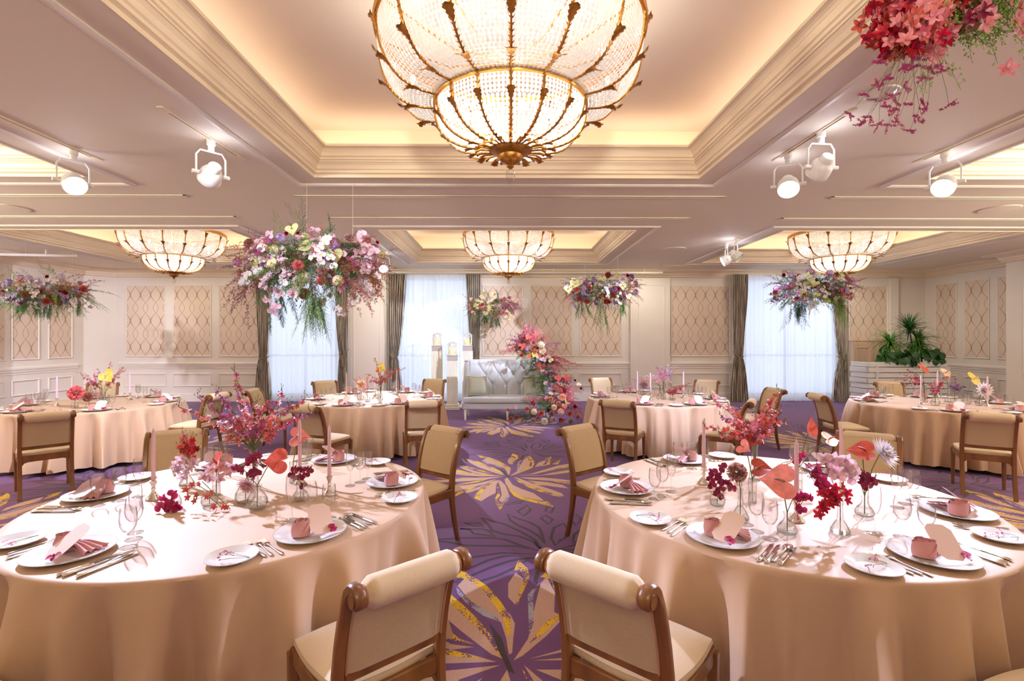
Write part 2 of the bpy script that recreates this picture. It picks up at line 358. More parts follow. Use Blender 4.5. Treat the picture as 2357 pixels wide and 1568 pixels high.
# ================================================================ THE ROOM
BW = 12.62; XL = -10.27; XR = 10.65; YB = -7.0
PET=[('b',[(-0.299,0.865),(-0.171,0.73),(-0.068,0.53),(0.001,0.421),(0.025,0.329),(0.014,0.191),(0.007,0.07),(-0.01,0.058),(-0.023,0.191),(-0.053,0.343),(-0.143,0.436),(-0.26,0.601),(-0.338,0.761)]),('y',[(-0.452,1.071),(-0.365,1.006),(-0.256,0.896),(-0.15,0.759),(-0.055,0.558),(0.001,0.395),(0.001,0.241),(-0.019,0.216),(-0.033,0.343),(-0.075,0.476),(-0.163,0.686),(-0.269,0.835),(-0.373,0.881)]),('g',[(-0.366,0.806),(-0.305,0.673),(-0.23,0.559),(-0.144,0.476),(-0.067,0.382),(-0.074,0.356),(-0.156,0.409),(-0.257,0.532),(-0.334,0.673)]),('b',[(-0.576,0.838),(-0.452,0.732),(-0.358,0.588),(-0.246,0.423),(-0.153,0.267),(-0.085,0.119),(-0.038,0.024),(-0.097,0.059),(-0.17,0.144),(-0.274,0.268),(-0.375,0.398),(-0.485,0.589)]),('y',[(-0.513,0.777),(-0.407,0.703),(-0.285,0.532),(-0.19,0.383),(-0.113,0.242),(-0.032,0.035),(-0.045,0.024),(-0.125,0.192),(-0.209,0.331),(-0.325,0.491),(-0.417,0.631)]),('g',[(-0.63,0.868),(-0.585,0.778),(-0.553,0.647),(-0.511,0.562),(-0.57,0.604)]),('b',[(-0.626,0.454),(-0.514,0.347),(-0.404,0.219),(-0.308,0.145),(-0.189,0.12),(-0.318,0.097),(-0.427,0.158),(-0.544,0.296)]),('y',[(-0.63,0.494),(-0.486,0.426),(-0.37,0.307),(-0.271,0.193),(-0.19,0.144),(-0.31,0.181),(-0.443,0.295),(-0.553,0.4)]),('b',[(-0.806,0.248),(-0.568,0.196),(-0.411,0.122),(-0.2,0.06),(-0.07,0.001),(-0.326,-0.009),(-0.52,0.028),(-0.705,0.124)]),('y',[(-0.792,0.35),(-0.608,0.271),(-0.466,0.158),(-0.299,0.097),(-0.135,0.024),(-0.303,0.049),(-0.462,0.11),(-0.667,0.197)]),('y',[(-0.859,-0.072),(-0.513,-0.052),(-0.386,-0.06),(-0.51,-0.097),(-0.727,-0.118)]),('b',[(-0.873,-0.182),(-0.51,-0.086),(-0.26,-0.055),(-0.051,-0.023),(-0.257,-0.133),(-0.439,-0.197),(-0.741,-0.247)]),('b',[(-0.663,-0.667),(-0.673,-0.499),(-0.604,-0.382),(-0.486,-0.363),(-0.335,-0.282),(-0.132,-0.112),(-0.249,-0.304),(-0.392,-0.424),(-0.527,-0.558)]),('y',[(-0.636,-0.362),(-0.436,-0.239),(-0.238,-0.122),(-0.338,-0.24),(-0.49,-0.322),(-0.602,-0.402)]),('b',[(-0.451,-0.577),(-0.36,-0.464),(-0.249,-0.304),(-0.301,-0.464),(-0.382,-0.578),(-0.446,-0.633)]),('y',[(-0.55,-0.722),(-0.531,-0.577),(-0.459,-0.472),(-0.329,-0.385),(-0.399,-0.502),(-0.486,-0.632),(-0.538,-0.731)]),('g',[(-0.461,-0.66),(-0.353,-0.578),(-0.238,-0.283),(-0.299,-0.503),(-0.395,-0.633)]),('b',[(-0.36,-0.723),(-0.296,-0.56),(-0.234,-0.386),(-0.174,-0.199),(-0.106,-0.156),(-0.139,-0.346),(-0.139,-0.636),(-0.198,-0.725),(-0.273,-0.886),(-0.338,-0.81)]),('y',[(-0.36,-0.732),(-0.314,-0.56),(-0.27,-0.385),(-0.191,-0.22),(-0.172,-0.242),(-0.243,-0.445),(-0.282,-0.616),(-0.309,-0.741),(-0.279,-0.878),(-0.338,-0.81)]),('b',[(-0.118,-0.221),(-0.094,-0.178),(-0.037,-0.367),(-0.013,-0.563),(0.006,-0.762),(-0.019,-0.897),(-0.062,-0.946),(-0.1,-0.863),(-0.075,-0.69),(-0.09,-0.466)]),('y',[(-0.132,-0.407),(-0.108,-0.446),(-0.092,-0.708),(-0.117,-0.846),(-0.088,-0.961),(-0.046,-0.913),(-0.061,-1.056),(-0.086,-1.132),(-0.119,-1.024),(-0.145,-0.829),(-0.116,-0.636)]),('g',[(-0.019,-0.709),(0.006,-0.762),(-0.019,-0.897),(-0.078,-0.945),(-0.041,-0.847)]),('b',[(-0.05,-0.135),(-0.019,-0.057),(0.041,-0.348),(0.128,-0.488),(0.254,-0.639),(0.322,-0.816),(0.344,-0.892),(0.244,-0.833),(0.115,-0.728),(0.022,-0.544),(-0.037,-0.306)]),('y',[(-0.031,-0.264),(-0.007,-0.388),(0.033,-0.544),(0.115,-0.728),(0.243,-0.849),(0.337,-0.917),(0.367,-0.876),(0.399,-0.95),(0.422,-1.068),(0.341,-1.005),(0.239,-0.932),(0.129,-0.848),(0.048,-0.727),(-0.002,-0.525)]),('b',[(0.064,-0.024),(0.179,-0.181),(0.323,-0.371),(0.458,-0.529),(0.539,-0.642),(0.556,-0.741),(0.443,-0.695),(0.314,-0.509),(0.174,-0.328)]),('y',[(0.051,-0.046),(0.117,-0.18),(0.174,-0.328),(0.288,-0.45),(0.411,-0.604),(0.541,-0.775),(0.43,-0.713),(0.325,-0.603),(0.2,-0.429),(0.104,-0.244)]),('b',[(0.204,-0.181),(0.422,-0.247),(0.582,-0.353),(0.633,-0.482),(0.469,-0.412),(0.319,-0.33)]),('y',[(0.156,-0.126),(0.237,-0.267),(0.411,-0.392),(0.271,-0.329)]),('b',[(0.12,-0.058),(0.374,-0.061),(0.606,-0.141),(0.836,-0.272),(0.487,-0.205),(0.243,-0.138)]),('y',[(0.487,-0.205),(0.717,-0.292),(0.826,-0.375),(0.543,-0.269)]),('b',[(0.09,0.022),(0.254,0.092),(0.394,0.237),(0.618,0.469),(0.891,0.633),(0.856,0.44),(0.53,0.261),(0.319,0.091)]),('y',[(0.349,0.163),(0.604,0.337),(0.89,0.577),(0.867,0.467),(0.563,0.261)]),('b',[(0.109,0.011),(0.381,0.043),(0.589,0.185),(0.927,0.36),(0.894,0.232),(0.544,0.065),(0.314,0.009)]),('y',[(0.514,0.089),(0.923,0.334),(0.857,0.208)]),('b',[(0.013,0.011),(0.093,0.19),(0.14,0.474),(0.199,0.785),(0.246,0.876),(0.281,0.668),(0.256,0.446),(0.309,0.392),(0.193,0.214),(0.058,0.046)]),('y',[(0.202,0.876),(0.288,1.0),(0.326,0.725),(0.331,0.554),(0.288,0.392),(0.16,0.214),(0.092,0.141),(0.198,0.341),(0.276,0.419),(0.296,0.554),(0.267,0.845)]),('g',[(0.109,0.64),(0.2,0.815),(0.144,0.64),(0.13,0.341),(0.1,0.215)]),('b',[(-0.012,0.787),(0.04,0.939),(0.091,0.847),(0.066,0.641),(0.029,0.529),(-0.012,0.613)]),('y',[(0.029,0.971),(0.061,1.132),(0.123,1.002),(0.132,0.877),(0.088,0.698),(0.036,0.502),(0.052,0.67),(0.098,0.847),(0.07,0.971)]),('b',[(0.323,0.405),(0.377,0.61),(0.456,0.724),(0.492,0.724),(0.424,0.471),(0.337,0.405)]),('y',[(0.468,0.783),(0.577,0.95),(0.519,0.525),(0.407,0.431),(0.479,0.553),(0.519,0.782)]),('y',[(0.547,0.524),(0.633,0.693),(0.69,0.781),(0.623,0.524)]),('k',[(-0.121,0.344),(-0.046,0.191),(-0.019,0.047),(0.019,-0.091),(-0.013,-0.068),(-0.065,0.094)])]
LIN=[[(-0.533,0.73),(-0.459,0.551),(-0.423,0.426),(-0.339,0.359),(-0.203,0.307),(-0.092,0.195),(-0.034,0.044),(-0.08,0.231),(-0.175,0.384),(-0.331,0.578),(-0.441,0.653),(-0.533,0.73)],[(-0.298,0.831),(-0.276,0.666),(-0.213,0.549),(-0.121,0.437),(-0.05,0.318),(-0.011,0.17),(-0.018,0.343),(-0.034,0.491),(-0.113,0.62),(-0.22,0.712),(-0.298,0.831)],[(-0.697,0.469),(-0.618,0.455),(-0.575,0.368),(-0.399,0.308),(-0.454,0.426),(-0.508,0.468),(-0.697,0.469)],[(-0.678,0.603),(-0.547,0.595),(-0.495,0.509),(-0.614,0.552),(-0.678,0.603)],[(-0.923,0.239),(-0.777,0.262),(-0.679,0.28),(-0.429,0.277),(-0.318,0.245),(-0.23,0.16),(-0.019,-0.005)],[(-0.923,0.239),(-0.77,0.201),(-0.617,0.135),(-0.472,0.127),(-0.231,0.119),(-0.137,0.067)],[(-0.817,-0.148),(-0.664,-0.119),(-0.51,-0.059),(-0.35,-0.002),(-0.072,-0.026)],[(-0.816,-0.158),(-0.646,-0.293),(-0.544,-0.228),(-0.438,-0.122),(-0.326,-0.056),(-0.234,-0.041)],[(-0.671,-0.45),(-0.555,-0.365),(-0.412,-0.23),(-0.281,-0.133),(-0.144,-0.089),(-0.034,-0.079)],[(-0.671,-0.45),(-0.48,-0.435),(-0.366,-0.358),(-0.238,-0.231),(-0.145,-0.104)],[(0.073,0.122),(0.047,0.267),(0.093,0.49),(0.187,0.581),(0.205,0.461),(0.162,0.266),(0.118,0.229),(0.073,0.122)],[(-0.152,0.765),(-0.206,0.887),(-0.106,1.059),(-0.083,0.919),(-0.152,0.765)],[(-0.004,0.71),(0.041,0.787),(0.099,0.678),(0.056,0.561),(-0.004,0.71)],[(0.209,0.168),(0.242,0.341),(0.314,0.446),(0.428,0.5)],[(0.209,0.168),(0.349,0.34),(0.428,0.5)],[(0.041,0.038),(0.203,0.121),(0.337,0.264),(0.538,0.338)],[(0.041,0.038),(0.194,0.053),(0.314,0.12),(0.538,0.338)],[(0.046,-0.011),(0.233,-0.002),(0.424,0.018),(0.626,0.072)],[(0.044,-0.033),(0.221,-0.087),(0.41,-0.057),(0.626,0.072)],[(0.051,-0.054),(0.16,-0.206),(0.324,-0.274),(0.491,-0.303)],[(0.051,-0.054),(0.19,-0.301),(0.35,-0.365),(0.491,-0.303)],[(0.285,0.544),(0.245,0.738),(0.326,0.801),(0.355,0.691),(0.285,0.544)],[(0.05,0.901),(0.081,1.004),(0.139,0.986),(0.096,0.835),(0.05,0.901)],[(-0.117,-0.43),(-0.07,-0.214),(-0.033,-0.185),(-0.005,-0.271),(0.006,-0.431),(-0.064,-0.591),(-0.117,-0.43)],[(-0.316,1.052),(-0.212,1.169),(-0.125,1.216),(-0.183,1.114),(-0.316,1.052)]]

def floor():
    b = Buf(); b.add(([(XL-.4, YB-.2, 0), (XR+.4, YB-.2, 0), (XR+.4, BW+.6, 0), (XL-.4, BW+.6, 0)], [(0, 1, 2, 3)]), 0)
    def stroke(pts, w_):
        P = [np.array(p) for p in pts]; n = len(P); v = []; closed = np.allclose(P[0], P[-1])
        for j in range(n):
            a = P[j-1] if j else (P[-2] if closed else P[0]); c = P[j+1] if j < n-1 else (P[1] if closed else P[-1])
            t = unit(c-a); nr = np.array([-t[1], t[0]]); k = w_*(1 if 0 < j < n-1 or closed else .3)
            v += [(*(P[j]+nr*k), 0), (*(P[j]-nr*k), 0)]
        return v, [(2*j, 2*j+1, 2*j+3, 2*j+2) for j in range(n-1)]
    from mathutils import Vector
    from mathutils.geometry import tessellate_polygon
    pet = []
    for k, p in PET:
        tri = tessellate_polygon([[Vector((x, y, 0)) for x, y in p]])
        pet.append(({'b': 1, 'y': 2, 'g': 3, 'k': 4}[k], [(x, y, 0) for x, y in p], [tuple(q) for q in tri], {'b': .0007, 'y': .001, 'g': .0013, 'k': .0016}[k]))
    lin = [stroke(p, .014) for p in LIN]
    # left over black outline behind the blossoms
    for ci in range(-2, 3):
        x0 = .017+4.72*ci; yo = (ci % 2)*1.66
        for j in range(-2, 4):
            y0 = 2.461+yo+3.312*j
            if y0 > BW+1 or y0 < YB-1: continue
            for v, f, ox_, oy_, mz in [(v, f, .283, 1.25, 1) for v, f in lin]+[(v, f, 2.36, 2.2, -1) for v, f in lin]+[(v, f, 2.5, .5, 1) for v, f in lin]:
                vv = [(x0+ox_+x*mz, y0+oy_+y, .0004 if ox_ < 1 else .0003 if mz > 0 else .00035) for x, y, z in v]
                if min(q[0] for q in vv) < XL-.3 or max(q[0] for q in vv) > XR+.3 or max(q[1] for q in vv) > BW+.5: continue
                b.add((vv, f), 4)
            for m, v, f, z in pet:
                vv = [(x0+x, y0+y, z) for x, y, _ in v]
                if min(q[0] for q in vv) < XL-.3 or max(q[0] for q in vv) > XR+.3 or max(q[1] for q in vv) > BW+.5: continue
                b.add((vv, f), m)
    struct('floor', b.mesh('floor', [m_cpurple, m_cbeige, m_cyellow, m_cgrey, m_cblack], False))
floor()
# ---- ceiling with six rectangular openings
def ceiling():
    xs = sorted({XL-.4, XR+.4, *[t[0]+s*t[2] for t in TRAYS for s in (-1, 1)]}); ys = sorted({YB-.2, BW+.5, *[t[1]+s*t[3] for t in TRAYS for s in (-1, 1)]})
    b = Buf()
    for i in range(len(xs)-1):
        for j in range(len(ys)-1):
            cx, cy = (xs[i]+xs[i+1])/2, (ys[j]+ys[j+1])/2
            if any(abs(cx-t[0]) < t[2] and abs(cy-t[1]) < t[3] for t in TRAYS): continue
            b.add(([(xs[i], ys[j], CEIL), (xs[i], ys[j+1], CEIL), (xs[i+1], ys[j+1], CEIL), (xs[i+1], ys[j], CEIL)], [(0, 1, 2, 3)]))
    c = struct('ceiling', b.mesh('ceiling', m_ceil, False))
    prof = [(0, CEIL-.012), (.0, CEIL+.02), (-.03, CEIL+.03), (-.03, CEIL+.055), (-.045, CEIL+.065), (-.055, CEIL+.10), (-.075, CEIL+.125), (-.085, CEIL+.125), (-.085, CEIL+.14), (-.10, CEIL+.145), (-.10, CEIL+.17), (-.115, CEIL+.175)]
    cov = [(-.115-.06*(1-cos(a)), CEIL+.175+.075*sin(a)) for a in [k*pi/2/5 for k in range(1, 6)]]
    prof += cov+[(-.185, CEIL+.25), (-.185, CEIL+.275), (-.15, CEIL+.275), (-.13, CEIL+.22), (.32, CEIL+.22), (.32, CEIL+.62)]
    for t in TRAYS:
        def loop(off, z): return [(t[0]+sx*(t[2]+off), t[1]+sy*(t[3]+off), z) for sx, sy in ((-1, -1), (1, -1), (1, 1), (-1, 1))]
        def sweep(pr):
            v = []; f = []
            for j, (o, z) in enumerate(pr):
                v += loop(o, z)
                if j: f += [(4*(j-1)+i, 4*(j-1)+(i+1) % 4, 4*j+(i+1) % 4, 4*j+i) for i in range(4)]
            return v, f
        obj('tray_cornice', M1(sweep(prof), 'tray_cornice', m_cornice, False), c)
        up = Buf().add((loop(.32, CEIL+.62), [(0, 1, 2, 3)])); obj('tray_upper_ceiling', up.mesh('tray_upper_ceiling', m_cove, False), c)
        ot = sweep([(.245, CEIL+.001), (.245, CEIL-.012), (.265, CEIL-.022), (.29, CEIL-.022), (.305, CEIL-.010), (.31, CEIL+.001)])
        obj('ceiling_moulding', M1(ot, 'ceiling_moulding', m_trim, False), c)
        obj('led_strip', M1(sweep([(.10, CEIL+.23), (.10, CEIL+.245), (.13, CEIL+.245), (.13, CEIL+.23)]), 'led_strip', m_led, False), c)
ceiling()
# ---- walls
WIN = []   # x0, x1, ztop
def bx(px, y=BW): return Q(px, 0, y)[0]
def bz(py, y=BW): return Q(CXP, py, y)[2]
ZT = bz(638)
for (a, b_) in ((606, 786), (908, 1090), (1700, 1934)): WIN.append((bx(a), bx(b_)))
def walls():
    b = Buf(); e = [XL+.46]+[q for w_ in WIN for q in w_]+[XR]
    for i in range(0, len(e), 2): b.add(box((e[i]+e[i+1])/2, BW+.15, CEIL/2, e[i+1]-e[i], .3, CEIL+.01))
    for (a, c) in WIN: b.add(box((a+c)/2, BW+.15, (ZT+CEIL)/2, c-a, .3, CEIL-ZT))
    wb = struct('wall_back', b.mesh('wall_back', m_wall, False))
    b = Buf(); b.add(poly_prism([(XL, YB), (XL, 12.18), (XL+.46, BW), (XL+.46, BW+.3), (XL-.3, BW+.3), (XL-.3, YB)], 0, CEIL+.01))
    wl = struct('wall_left', b.mesh('wall_left', m_wall, False))
    wr = struct('wall_right', M1(box(XR+.15, (YB+BW+.3)/2, CEIL/2, .3, BW+.3-YB, CEIL+.01), 'wall_right', m_wall, False))
    struct('wall_front', M1(box((XL+XR)/2, YB-.15, CEIL/2, XR-XL+.6, .3, CEIL+.01), 'wall_front', m_wall, False))
    # pillars that stand proud of the side walls
    struct('trim_1', M1(cbox(XL+.12, 7.6, CEIL/2, .24, 4.5, CEIL, .01), 'pillar', m_wall, False))
    struct('trim_2', M1(cbox(XR-.26, 7.7, CEIL/2, .52, 4.7, CEIL, .01), 'pillar', m_wall, False))
    return wb, wl, wr
wall_b, wall_l, wall_r = walls()
def frame_mesh(w_, h, t=.03, d=.022):
    "picture-frame moulding, w_ by h, in the local xz plane, proud towards -y"
    pr = [(0, 0), (0, d*.6), (t*.25, d), (t*.6, d), (t*.75, d*.45), (t, d*.35), (t, 0)]; v = []; f = []
    for j, (o, y) in enumerate(pr):
        for (sx, sz) in ((-1, -1), (1, -1), (1, 1), (-1, 1)): v.append((sx*(w_/2-o), -y, sz*(h/2-o)))
        if j: f += [(4*(j-1)+i, 4*(j-1)+(i+1) % 4, 4*j+(i+1) % 4, 4*j+i) for i in range(4)]
    return v, f
def quadv(w_, h, y=0): return [(-w_/2, y, -h/2), (w_/2, y, -h/2), (w_/2, y, h/2), (-w_/2, y, h/2)], [(0, 1, 2, 3)]
def wall_panel(parent, x, y, z, w_, h, rz=0.0, paper=True):
    f = obj('panel_moulding', M1(frame_mesh(w_, h), 'panel_moulding', m_trim, False), parent, (x, y, z), (0, 0, rz))
    if paper: obj('patterned_panel', M1(box(0, -.004, 0, w_-.055, .006, h-.055), 'patterned_panel', m_paper, False), f)
    return f
def hrail(parent, name, p0, p1, z0, z1, d, m=None, rounded=True):
    p0 = np.array(p0, float); p1 = np.array(p1, float); L = np.linalg.norm(p1-p0); rz = atan2(*(p1-p0)[::-1]); mid = (p0+p1)/2
    h = z1-z0; pr = [(0, 0), (-d*.5, .1*h), (-d*.6, .35*h), (-d, .55*h), (-d, .8*h), (-d*.7, h), (0, h)] if rounded else [(0, 0), (-d, 0), (-d, h*.9), (-d*.8, h), (0, h)]
    v = [(s*L/2, y, z) for s in (-1, 1) for y, z in pr]; n = len(pr)
    f = [(i, i+1, n+i+1, n+i) for i in range(n-1)]+[tuple(range(n)), tuple(range(n, 2*n))[::-1]]
    return obj(name, M1((v, f), name, m or m_trim, False), parent, (mid[0], mid[1], z0), (0, 0, rz))
ZP0, ZP1 = bz(821), bz(657)
yb = BW-.001
def back_panels():
    zc, h = (ZP0+ZP1)/2, ZP1-ZP0
    zl0, zl1 = bz(889), bz(859); lz, lh = (zl0+zl1)/2, zl1-zl0
    segs = [(bx(274), bx(604)), (bx(1108), bx(1450)), (bx(1538), bx(1700)), (bx(1936), bx(2046))]
    for (a, c) in segs:
        hrail(wall_b, 'dado_rail', (a, yb), (c, yb), bz(845), bz(833), .035); hrail(wall_b, 'dado_rail', (a, yb), (c, yb), bz(849), bz(846), .012)
        hrail(wall_b, 'skirting', (a, yb), (c, yb), 0, bz(905), .02, rounded=False)
    for (p, q) in ((289, 382), (398, 487), (504, 596), (1110, 1205), (1220, 1318), (1334, 1431), (1543, 1681), (1953, 2043)):
        a, c = bx(p), bx(q)
        wall_panel(wall_b, (a+c)/2, yb, zc, c-a, h); wall_panel(wall_b, (a+c)/2, yb, lz, c-a, lh, paper=False)
back_panels()
# the plain pilasters between the windows and by the seat wall
for k, (p, q, r, s_) in enumerate(((800, 892, 816, 878), (1449, 1540, 1467, 1527), (2043, 2062, 0, 0))):
    a, c = bx(p), bx(q)
    o = struct('trim_%d' % (3+k), M1(cbox((a+c)/2, BW-.05, bz(640)/2, c-a, .10, bz(640), .006), 'pilaster', m_wall, False))
    if r:
        a2, c2 = bx(r), bx(s_); z0, z1 = bz(893), bz(656)
        obj('panel_moulding', M1(frame_mesh(c2-a2, z1-z0, .028, .014), 'panel_moulding', m_trim, False), o, ((a2+c2)/2, BW-.101, (z0+z1)/2))
    hrail(o, 'skirting', (a, BW-.101), (c, BW-.101), 0, .16, .015, rounded=False)
# side-wall panels
def side_panels():
    zc, h = (ZP0+ZP1)/2, ZP1-ZP0; lz, lh = (bz(889)+bz(859))/2, bz(859)-bz(889)
    for k, y in enumerate((11.55, 10.72, 9.98)):
        wall_panel(wall_l, XL+.001, y, zc, .62, h, pi/2); wall_panel(wall_l, XL+.001, y, lz, .62, lh, pi/2, False)
    for k, y in enumerate((12.02, 11.22, 10.42)):
        wall_panel(wall_r, XR-.001, y, zc, .62, h, -pi/2); wall_panel(wall_r, XR-.001, y, lz, .62, lh, -pi/2, False)
    for w_, p0, p1 in ((wall_l, (XL+.001, 9.9), (XL+.001, 12.0)), (wall_r, (XR-.001, 12.4), (XR-.001, 10.05))):
        hrail(w_, 'dado_rail', p0, p1, bz(845), bz(833), .035); hrail(w_, 'dado_rail', p0, p1, bz(849), bz(846), .012)
        hrail(w_, 'skirting', p0, p1, 0, bz(905), .02, rounded=False)
    for o, x, rz, y in ((bpy.data.objects['trim_1'], XL+.241, pi/2, 9.3), (bpy.data.objects['trim_2'], XR-.521, -pi/2, 9.35)):
        obj('panel_moulding', M1(frame_mesh(.7, 2.0, .03, .015), 'panel_moulding', m_trim, False), o, (x, y, 1.9), (0, 0, rz))
side_panels()
# crown moulding that follows the walls
def crown():
    pts = [(XL, YB), (XL, 5.35), (XL+.24, 5.35), (XL+.24, 9.85), (XL, 9.85), (XL, 12.18), (XL+.46, BW), (XR, BW), (XR, 10.05), (XR-.52, 10.05), (XR-.52, 5.35), (XR, 5.35), (XR, YB)]
    pr = [(0, ZT-.02), (.05, ZT), (.05, ZT+.03), (.075, ZT+.045), (.085, ZT+.085), (.12, ZT+.12), (.12, ZT+.14), (.15, ZT+.16), (.20, CEIL-.06), (.26, CEIL-.03), (.26, CEIL)]
    P = [np.array(p, float) for p in pts]; n = len(P); v = []; f = []; m = len(pr)
    for i in range(n):
        d0 = unit(P[i]-P[i-1]) if i else unit(P[1]-P[0]); d1 = unit(P[i+1]-P[i]) if i < n-1 else d0
        n0 = np.array([d0[1], -d0[0]]); n1 = np.array([d1[1], -d1[0]]); k = unit(n0+n1); s_ = 1/max(.35, np.dot(k, n0))
        for (o, z) in pr: q = P[i]+k*o*s_; v.append((q[0], q[1], z))
    for i in range(n-1):
        for j in range(m-1): f.append((i*m+j, (i+1)*m+j, (i+1)*m+j+1, i*m+j+1))
    struct('trim_6', M1((v, f), 'crown_moulding', m_cornice, False))
crown()
# ---- windows: frame, panes, and daylight beyond
for k, (a, c) in enumerate(WIN):
    w_ = c-a; b = Buf(); zb = .12
    for s_ in (0, 1, .5): b.add(cbox(a+.03+s_*(w_-.06), BW+.22, (zb+ZT)/2, .06, .06, ZT-zb))
    for z in (zb+.03, 1.15, ZT-.03): b.add(cbox((a+c)/2, BW+.22, z, w_, .06, .06))
    wn = struct('window_%d' % (k+1), b.mesh('window', m_white, False))
    for s_ in (0, 1):
        for (z0, z1) in ((zb+.06, 1.12), (1.18, ZT-.06)): obj('pane', M1(box(a+w_*(.25+.5*s_), BW+.22, (z0+z1)/2, w_/2-.06, .006, z1-z0), 'pane', m_pane, False), wn)
    obj('sill', M1(cbox((a+c)/2, BW+.15, .06, w_, .3, .12), 'sill', m_wall, False), wn)
# ---- sheers and drapes
SHN = ['white sheer voile curtain over the left window, behind the round tables', 'white sheer voile curtain over the middle window, behind the lantern pillars', 'white sheer voile curtain over the right window, beside the planter']
for k, (p, q) in enumerate(((600, 795), (905, 1095), (1690, 1938))):
    a, c = bx(p, BW-.13), bx(q, BW-.13); r = random.Random(k)
    ph = [r.random()*6 for _ in range(4)]
    def fn(u, v): 
        x = a+(c-a)*u
        return (x, BW-.13+.018*sin(x*62+ph[0]+sin(x*9+ph[1])*2)+.012*sin(x*23+ph[2]), .015+(ZT+.05-.015)*v)
    tag(obj('sheer_curtain', M1(grid(fn, 240, 3), 'sheer_curtain', m_sheer)), SHN[k], 'curtain', 'sheer curtains')
def drape(px_top, px_tie, px_bot, y_tie_px, label, seed, side):
    yd = BW-.22; a, c = bx(px_top[0], yd), bx(px_top[1], yd); a1, c1 = bx(px_tie[0], yd), bx(px_tie[1], yd); a2, c2 = bx(px_bot[0], yd), bx(px_bot[1], yd); zt = bz(y_tie_px, yd)
    r = random.Random(seed); ph = r.random()*6; N = 8
    root = thing('tied_drape', label, 'curtain', ((a+c)/2, BW-.22, 0), 0, 'taupe drapes tied back beside the windows'); ox = (a+c)/2
    def fn(u, v):
        z = .01+(ZT+.04)*v
        if z > zt: s_ = ((z-zt)/(ZT+.05-zt))**.6; l, rr = a1+(a-a1)*s_, c1+(c-c1)*s_
        else: s_ = ((zt-z)/zt)**.55; l, rr = a1+(a2-a1)*s_, c1+(c2-c1)*s_
        dep = .028+.030*s_
        return (l+(rr-l)*u-ox, dep*sin(u*2*pi*N+ph+.6*sin(z*3))+.01*sin(u*2*pi*2+z*4), z)
    obj('drape_cloth', M1(grid(fn, 96, 40), 'drape_cloth', m_drape), root)
    zb = zt; xm = (a1+c1)/2-ox; hw = (c1-a1)/2+.015
    # tie rope sagging from the wall hook, with a tassel
    hx = (a1-ox+.01) if side < 0 else (c1-ox-.01)
    path = [(hx, .06, zb+.15), (hx+(-side)*.015, .0, zb+.11), (xm+side*hw*.5, -.075, zb+.05), (xm, -.09, zb+.0), (xm-side*hw, -.06, zb+.03), (xm-side*hw, .03, zb+.06)]
    obj('tie_rope', M1(tube(path, .011, 6), 'tie_rope', m_tassel), root)
    t = Buf().add(lathe([(.002, -.02), (.018, -.03), (.024, -.06), (.016, -.085), (.026, -.10), (.032, -.16), (.036, -.30), (.001, -.30)], 12)); obj('tassel', t.mesh('tassel', m_tassel), root, (xm, -.11, zb+.02))
drape((588, 624), (596, 616), (584, 624), 826, 'taupe drape at the left edge of the left window, tied with a tassel', 1, -1)
drape((768, 802), (783, 801), (774, 801), 818, 'taupe drape at the right edge of the left window, against the plain pilaster', 2, 1)
drape((891, 936), (895, 915), (892, 927), 822, 'taupe drape at the left edge of the middle window, against the plain pilaster', 3, -1)
drape((1071, 1108), (1086, 1104), (1080, 1106), 822, 'taupe drape at the right edge of the middle window, behind the sofa', 4, 1)
drape((1683, 1721), (1689, 1708), (1678, 1722), 824, 'taupe drape at the left edge of the right window, beside the ogee panel', 5, -1)
drape((1913, 1952), (1930, 1950), (1915, 1951), 826, 'taupe drape at the right edge of the right window, beside the oak cabinet', 6, 1)
# ---- fittings on the ceiling
def slot(p0, p1, label, w_=.07, group='slim ceiling air slots'):
    p0, p1 = np.array(p0), np.array(p1); L = np.linalg.norm(p1-p0); rz = atan2(p1[1]-p0[1], p1[0]-p0[0]); m = (p0+p1)/2
    b = Buf()
    for s_ in (-1, 1): b.add(cbox(0, s_*(w_/2-.008), -.004, L, .016, .012, .002)); b.add(cbox(s_*(L/2-.02), 0, -.004, .04, w_, .012, .002))
    r = make('ceiling_air_slot', [('slot_frame', b.mesh('slot_frame', m_ceil, False)), ('slot_blade', M1(cbox(0, 0, -.004, L-.06, .012, .008, .002), 'slot_blade', m_slot, False)), ('slot_recess', M1(box(0, 0, -.0005, L-.06, w_-.03, .001), 'slot_recess', m_black, False))], label, 'vent', (m[0], m[1], CEIL-.001), rz, group)
def cg(px, py): return G(px, py, CEIL)[:2]
slot(cg(678, 451), cg(1670, 453), 'long slim ceiling air slot just behind the large front ceiling tray')
slot(cg(755, 501), cg(1588, 502), 'long slim ceiling air slot just in front of the small middle ceiling tray')
slot((-10, cg(432, 450)[1]), cg(432, 450), 'slim air slot in the left ceiling, nearer of the two at the far left')
slot((-10, cg(547, 499)[1]), cg(547, 499), 'slim air slot in the left ceiling, edging the far left ceiling tray')
slot(cg(1910, 454), (10, cg(1910, 454)[1]), 'slim air slot in the right ceiling, behind the right track spotlight')
slot(cg(1795, 503), (10, cg(1795, 503)[1]), 'slim air slot in the right ceiling, edging the far right ceiling tray')
slot((-8.3, 11.72), (-3.6, 11.72), 'short slim air slot in the far left ceiling near the back wall', .05)
slot((-2.2, 11.55), (2.2, 11.55), 'slim air slot along the ceiling above the sofa wall', .05)
slot((3.6, 11.72), (8.3, 11.72), 'short slim air slot in the far right ceiling near the back wall', .05)
tk = dict()
